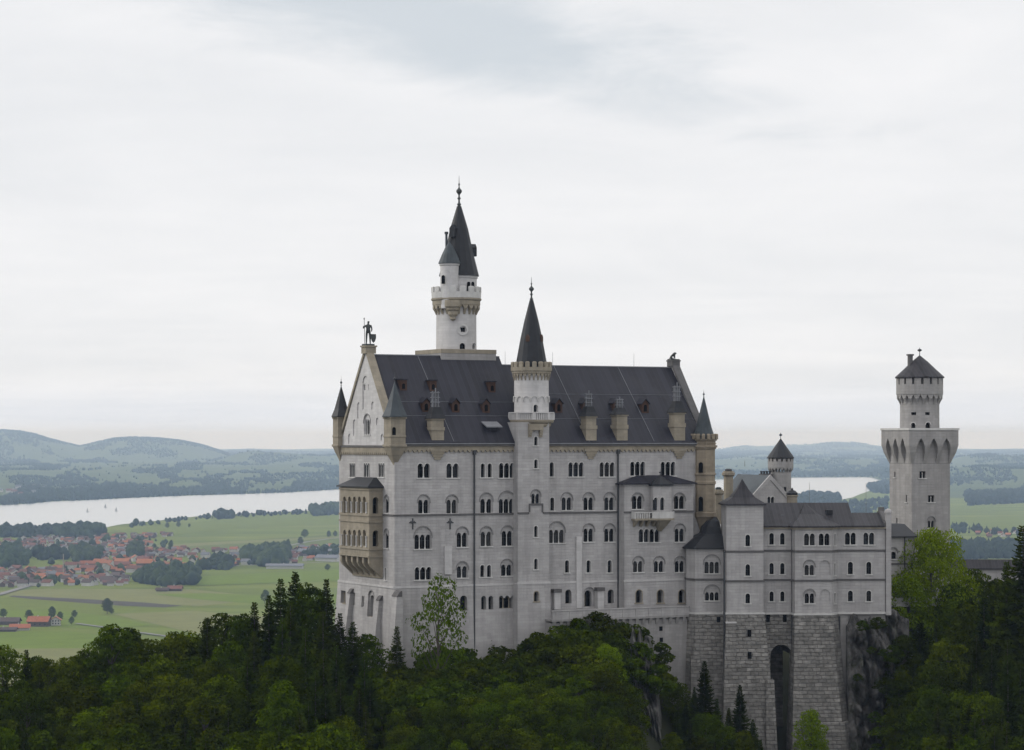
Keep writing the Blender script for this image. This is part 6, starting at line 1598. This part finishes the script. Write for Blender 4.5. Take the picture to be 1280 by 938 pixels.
# single trees in the valley fields, each a small full tree
VT = [(134, 768, 17, 'dark round tree standing alone in the middle of the fields'), (139.5, 768, 7, 'small bush beside the lone round field tree'), (331, 755, 16, 'dark oval tree alone in the field below the hamlet'), (36, 776, 11, 'round tree behind the farm left of the big roof'), (65, 774, 13, 'pointed tree behind the big farm roof'), (75, 777, 10, 'tree at the right end of the farmhouse'),
      (93, 772.5, 8, 'round bush right of the farm nearest the upper field'), (89, 782, 9, 'round bush beside the path right of the farm'), (4, 773, 10, 'tree above the barn at the left edge'), (213, 688, 14, 'single tree on the green behind the far houses'), (209, 661, 13, 'first tree of a pair in the upper meadow'), (223, 659.5, 13, 'second tree of a pair in the upper meadow'), (236.5, 660, 9, 'low bush right of the meadow pair'),
      (381, 673, 17, 'largest of three round trees left of the loggia'), (411, 672, 13, 'middle of three round trees left of the loggia'), (419, 671.5, 12, 'rightmost of three round trees left of the loggia'), (375.5, 681, 14, 'tall tree beside the pale track near the hamlet'), (360, 684, 14, 'loose tree cluster at the hamlet edge'), (409.5, 714, 10, 'lone bush in the field left of the palace foot'), (214, 683, 11, 'tree at the right end of the far village row')]
for i, (px, py, h, lb) in enumerate(VT):
    x, y = gp(px, py); e = bpy.data.objects.new('field_tree', None); C.objects.link(e); e.location = (x, y, G0+.3); td, cd, ph_ = PB[i % 5]
    s_ = 1.45*h/ph_; e.scale = (s_*1.15, s_*1.15, s_); e.rotation_euler = (0, 0, i*1.1); tag(e, lb, 'tree', 'single trees in the valley fields')
    for pn, me in (('trunk', td), ('crown', cd)):
        o = bpy.data.objects.new(pn, me); C.objects.link(o); o.parent = e

# ------------------------------------------------------------------ cliff and rock rib
def rock_wall(name, px0, px1, y0, y1, Y0, Y1, m, amp, n=70, thick=14, lean=4, seed=0, slant=0.0, sink=0.0):
    """front face follows fractured noise; closed behind"""
    us = np.linspace(0, 1, n); ws = np.linspace(0, 1, n); U, W_ = np.meshgrid(us, ws)
    Yc = Y0 + (Y1-Y0)*U; px = px0 + (px1-px0)*U; X = (px-PX)/F*Yc; zt_ = H-(y0-PY)/F*Yc; zb_ = H-(y1-PY)/F*Yc - 8
    edge = np.minimum(np.minimum(U, 1-U)*5, 1)
    Z = zb_ + (zt_-zb_)*W_ + (vnoise(U*9, W_*0+seed, seed)-.5)*3*W_
    nz = 0
    for o_, a_ in ((1, 1), (2.1, .55), (4.3, .3), (9, .16)):
        t_ = vnoise(U*8*o_ + Z*.10, Z*.26*o_ + U*2, seed+int(o_*3)); nz = nz + a_*(np.abs(t_-.5)*2)
    Yf = Yc - lean*(1-W_) - (nz-.7)*amp*np.clip(edge, .2, 1) + sink*(1-np.clip(edge+ (vnoise(Z*.35, U*3, seed+9)-.5)*.9, 0, 1))
    X = X + slant*(1-W_)
    g = np.stack([X, Yf, Z], -1); idx = np.arange(n*n).reshape(n, n)
    back = g.copy(); back[..., 1] = Yc + thick
    f = np.stack([idx[:-1, :-1], idx[:-1, 1:], idx[1:, 1:], idx[1:, :-1]], -1).reshape(-1, 4)
    per = np.concatenate([idx[0, :], idx[1:, -1], idx[-1, -2::-1], idx[-2:0:-1, 0]]); q = np.stack([np.roll(per, -1), per, per+n*n, np.roll(per, -1)+n*n], 1)
    me = quad_mesh(name, np.concatenate([g.reshape(-1, 3), back.reshape(-1, 3)]), np.concatenate([f, f[:, ::-1]+n*n, q])); me.materials.append(m)
    o = bpy.data.objects.new(name, me); C.objects.link(o); o['kind'] = 'structure'; return o
rock_wall('cliff', 1059, 1136, 772, 945, 407.5, 413.5, M['rock'], 3.6, seed=3)
rock_wall('rock_outcrop', 780, 818, 798, 950, 397, 397.5, M['paler'], 2.8, n=80, lean=9, seed=6, slant=2.6, sink=6)

# ------------------------------------------------------------------ the air over the valley
hzb = MB().box(-33500, 33500, -400, 53500, G0-1.2, 292).build('haze', None)
hm = bpy.data.materials.new('haze_air'); hm.use_nodes = True; t = hm.node_tree
for n_ in list(t.nodes): t.nodes.remove(n_)
o_ = t.nodes.new('ShaderNodeOutputMaterial'); pv = t.nodes.new('ShaderNodeVolumePrincipled'); pv.inputs['Density'].default_value = 4.3e-5; pv.inputs['Color'].default_value = (.48, .65, .90, 1); pv.inputs['Absorption Color'].default_value = (1, 1, 1, 1); pv.inputs['Anisotropy'].default_value = 0.2
t.links.new(pv.outputs[0], o_.inputs['Volume']); hzb.data.materials.append(hm); hzb['kind'] = 'stuff'
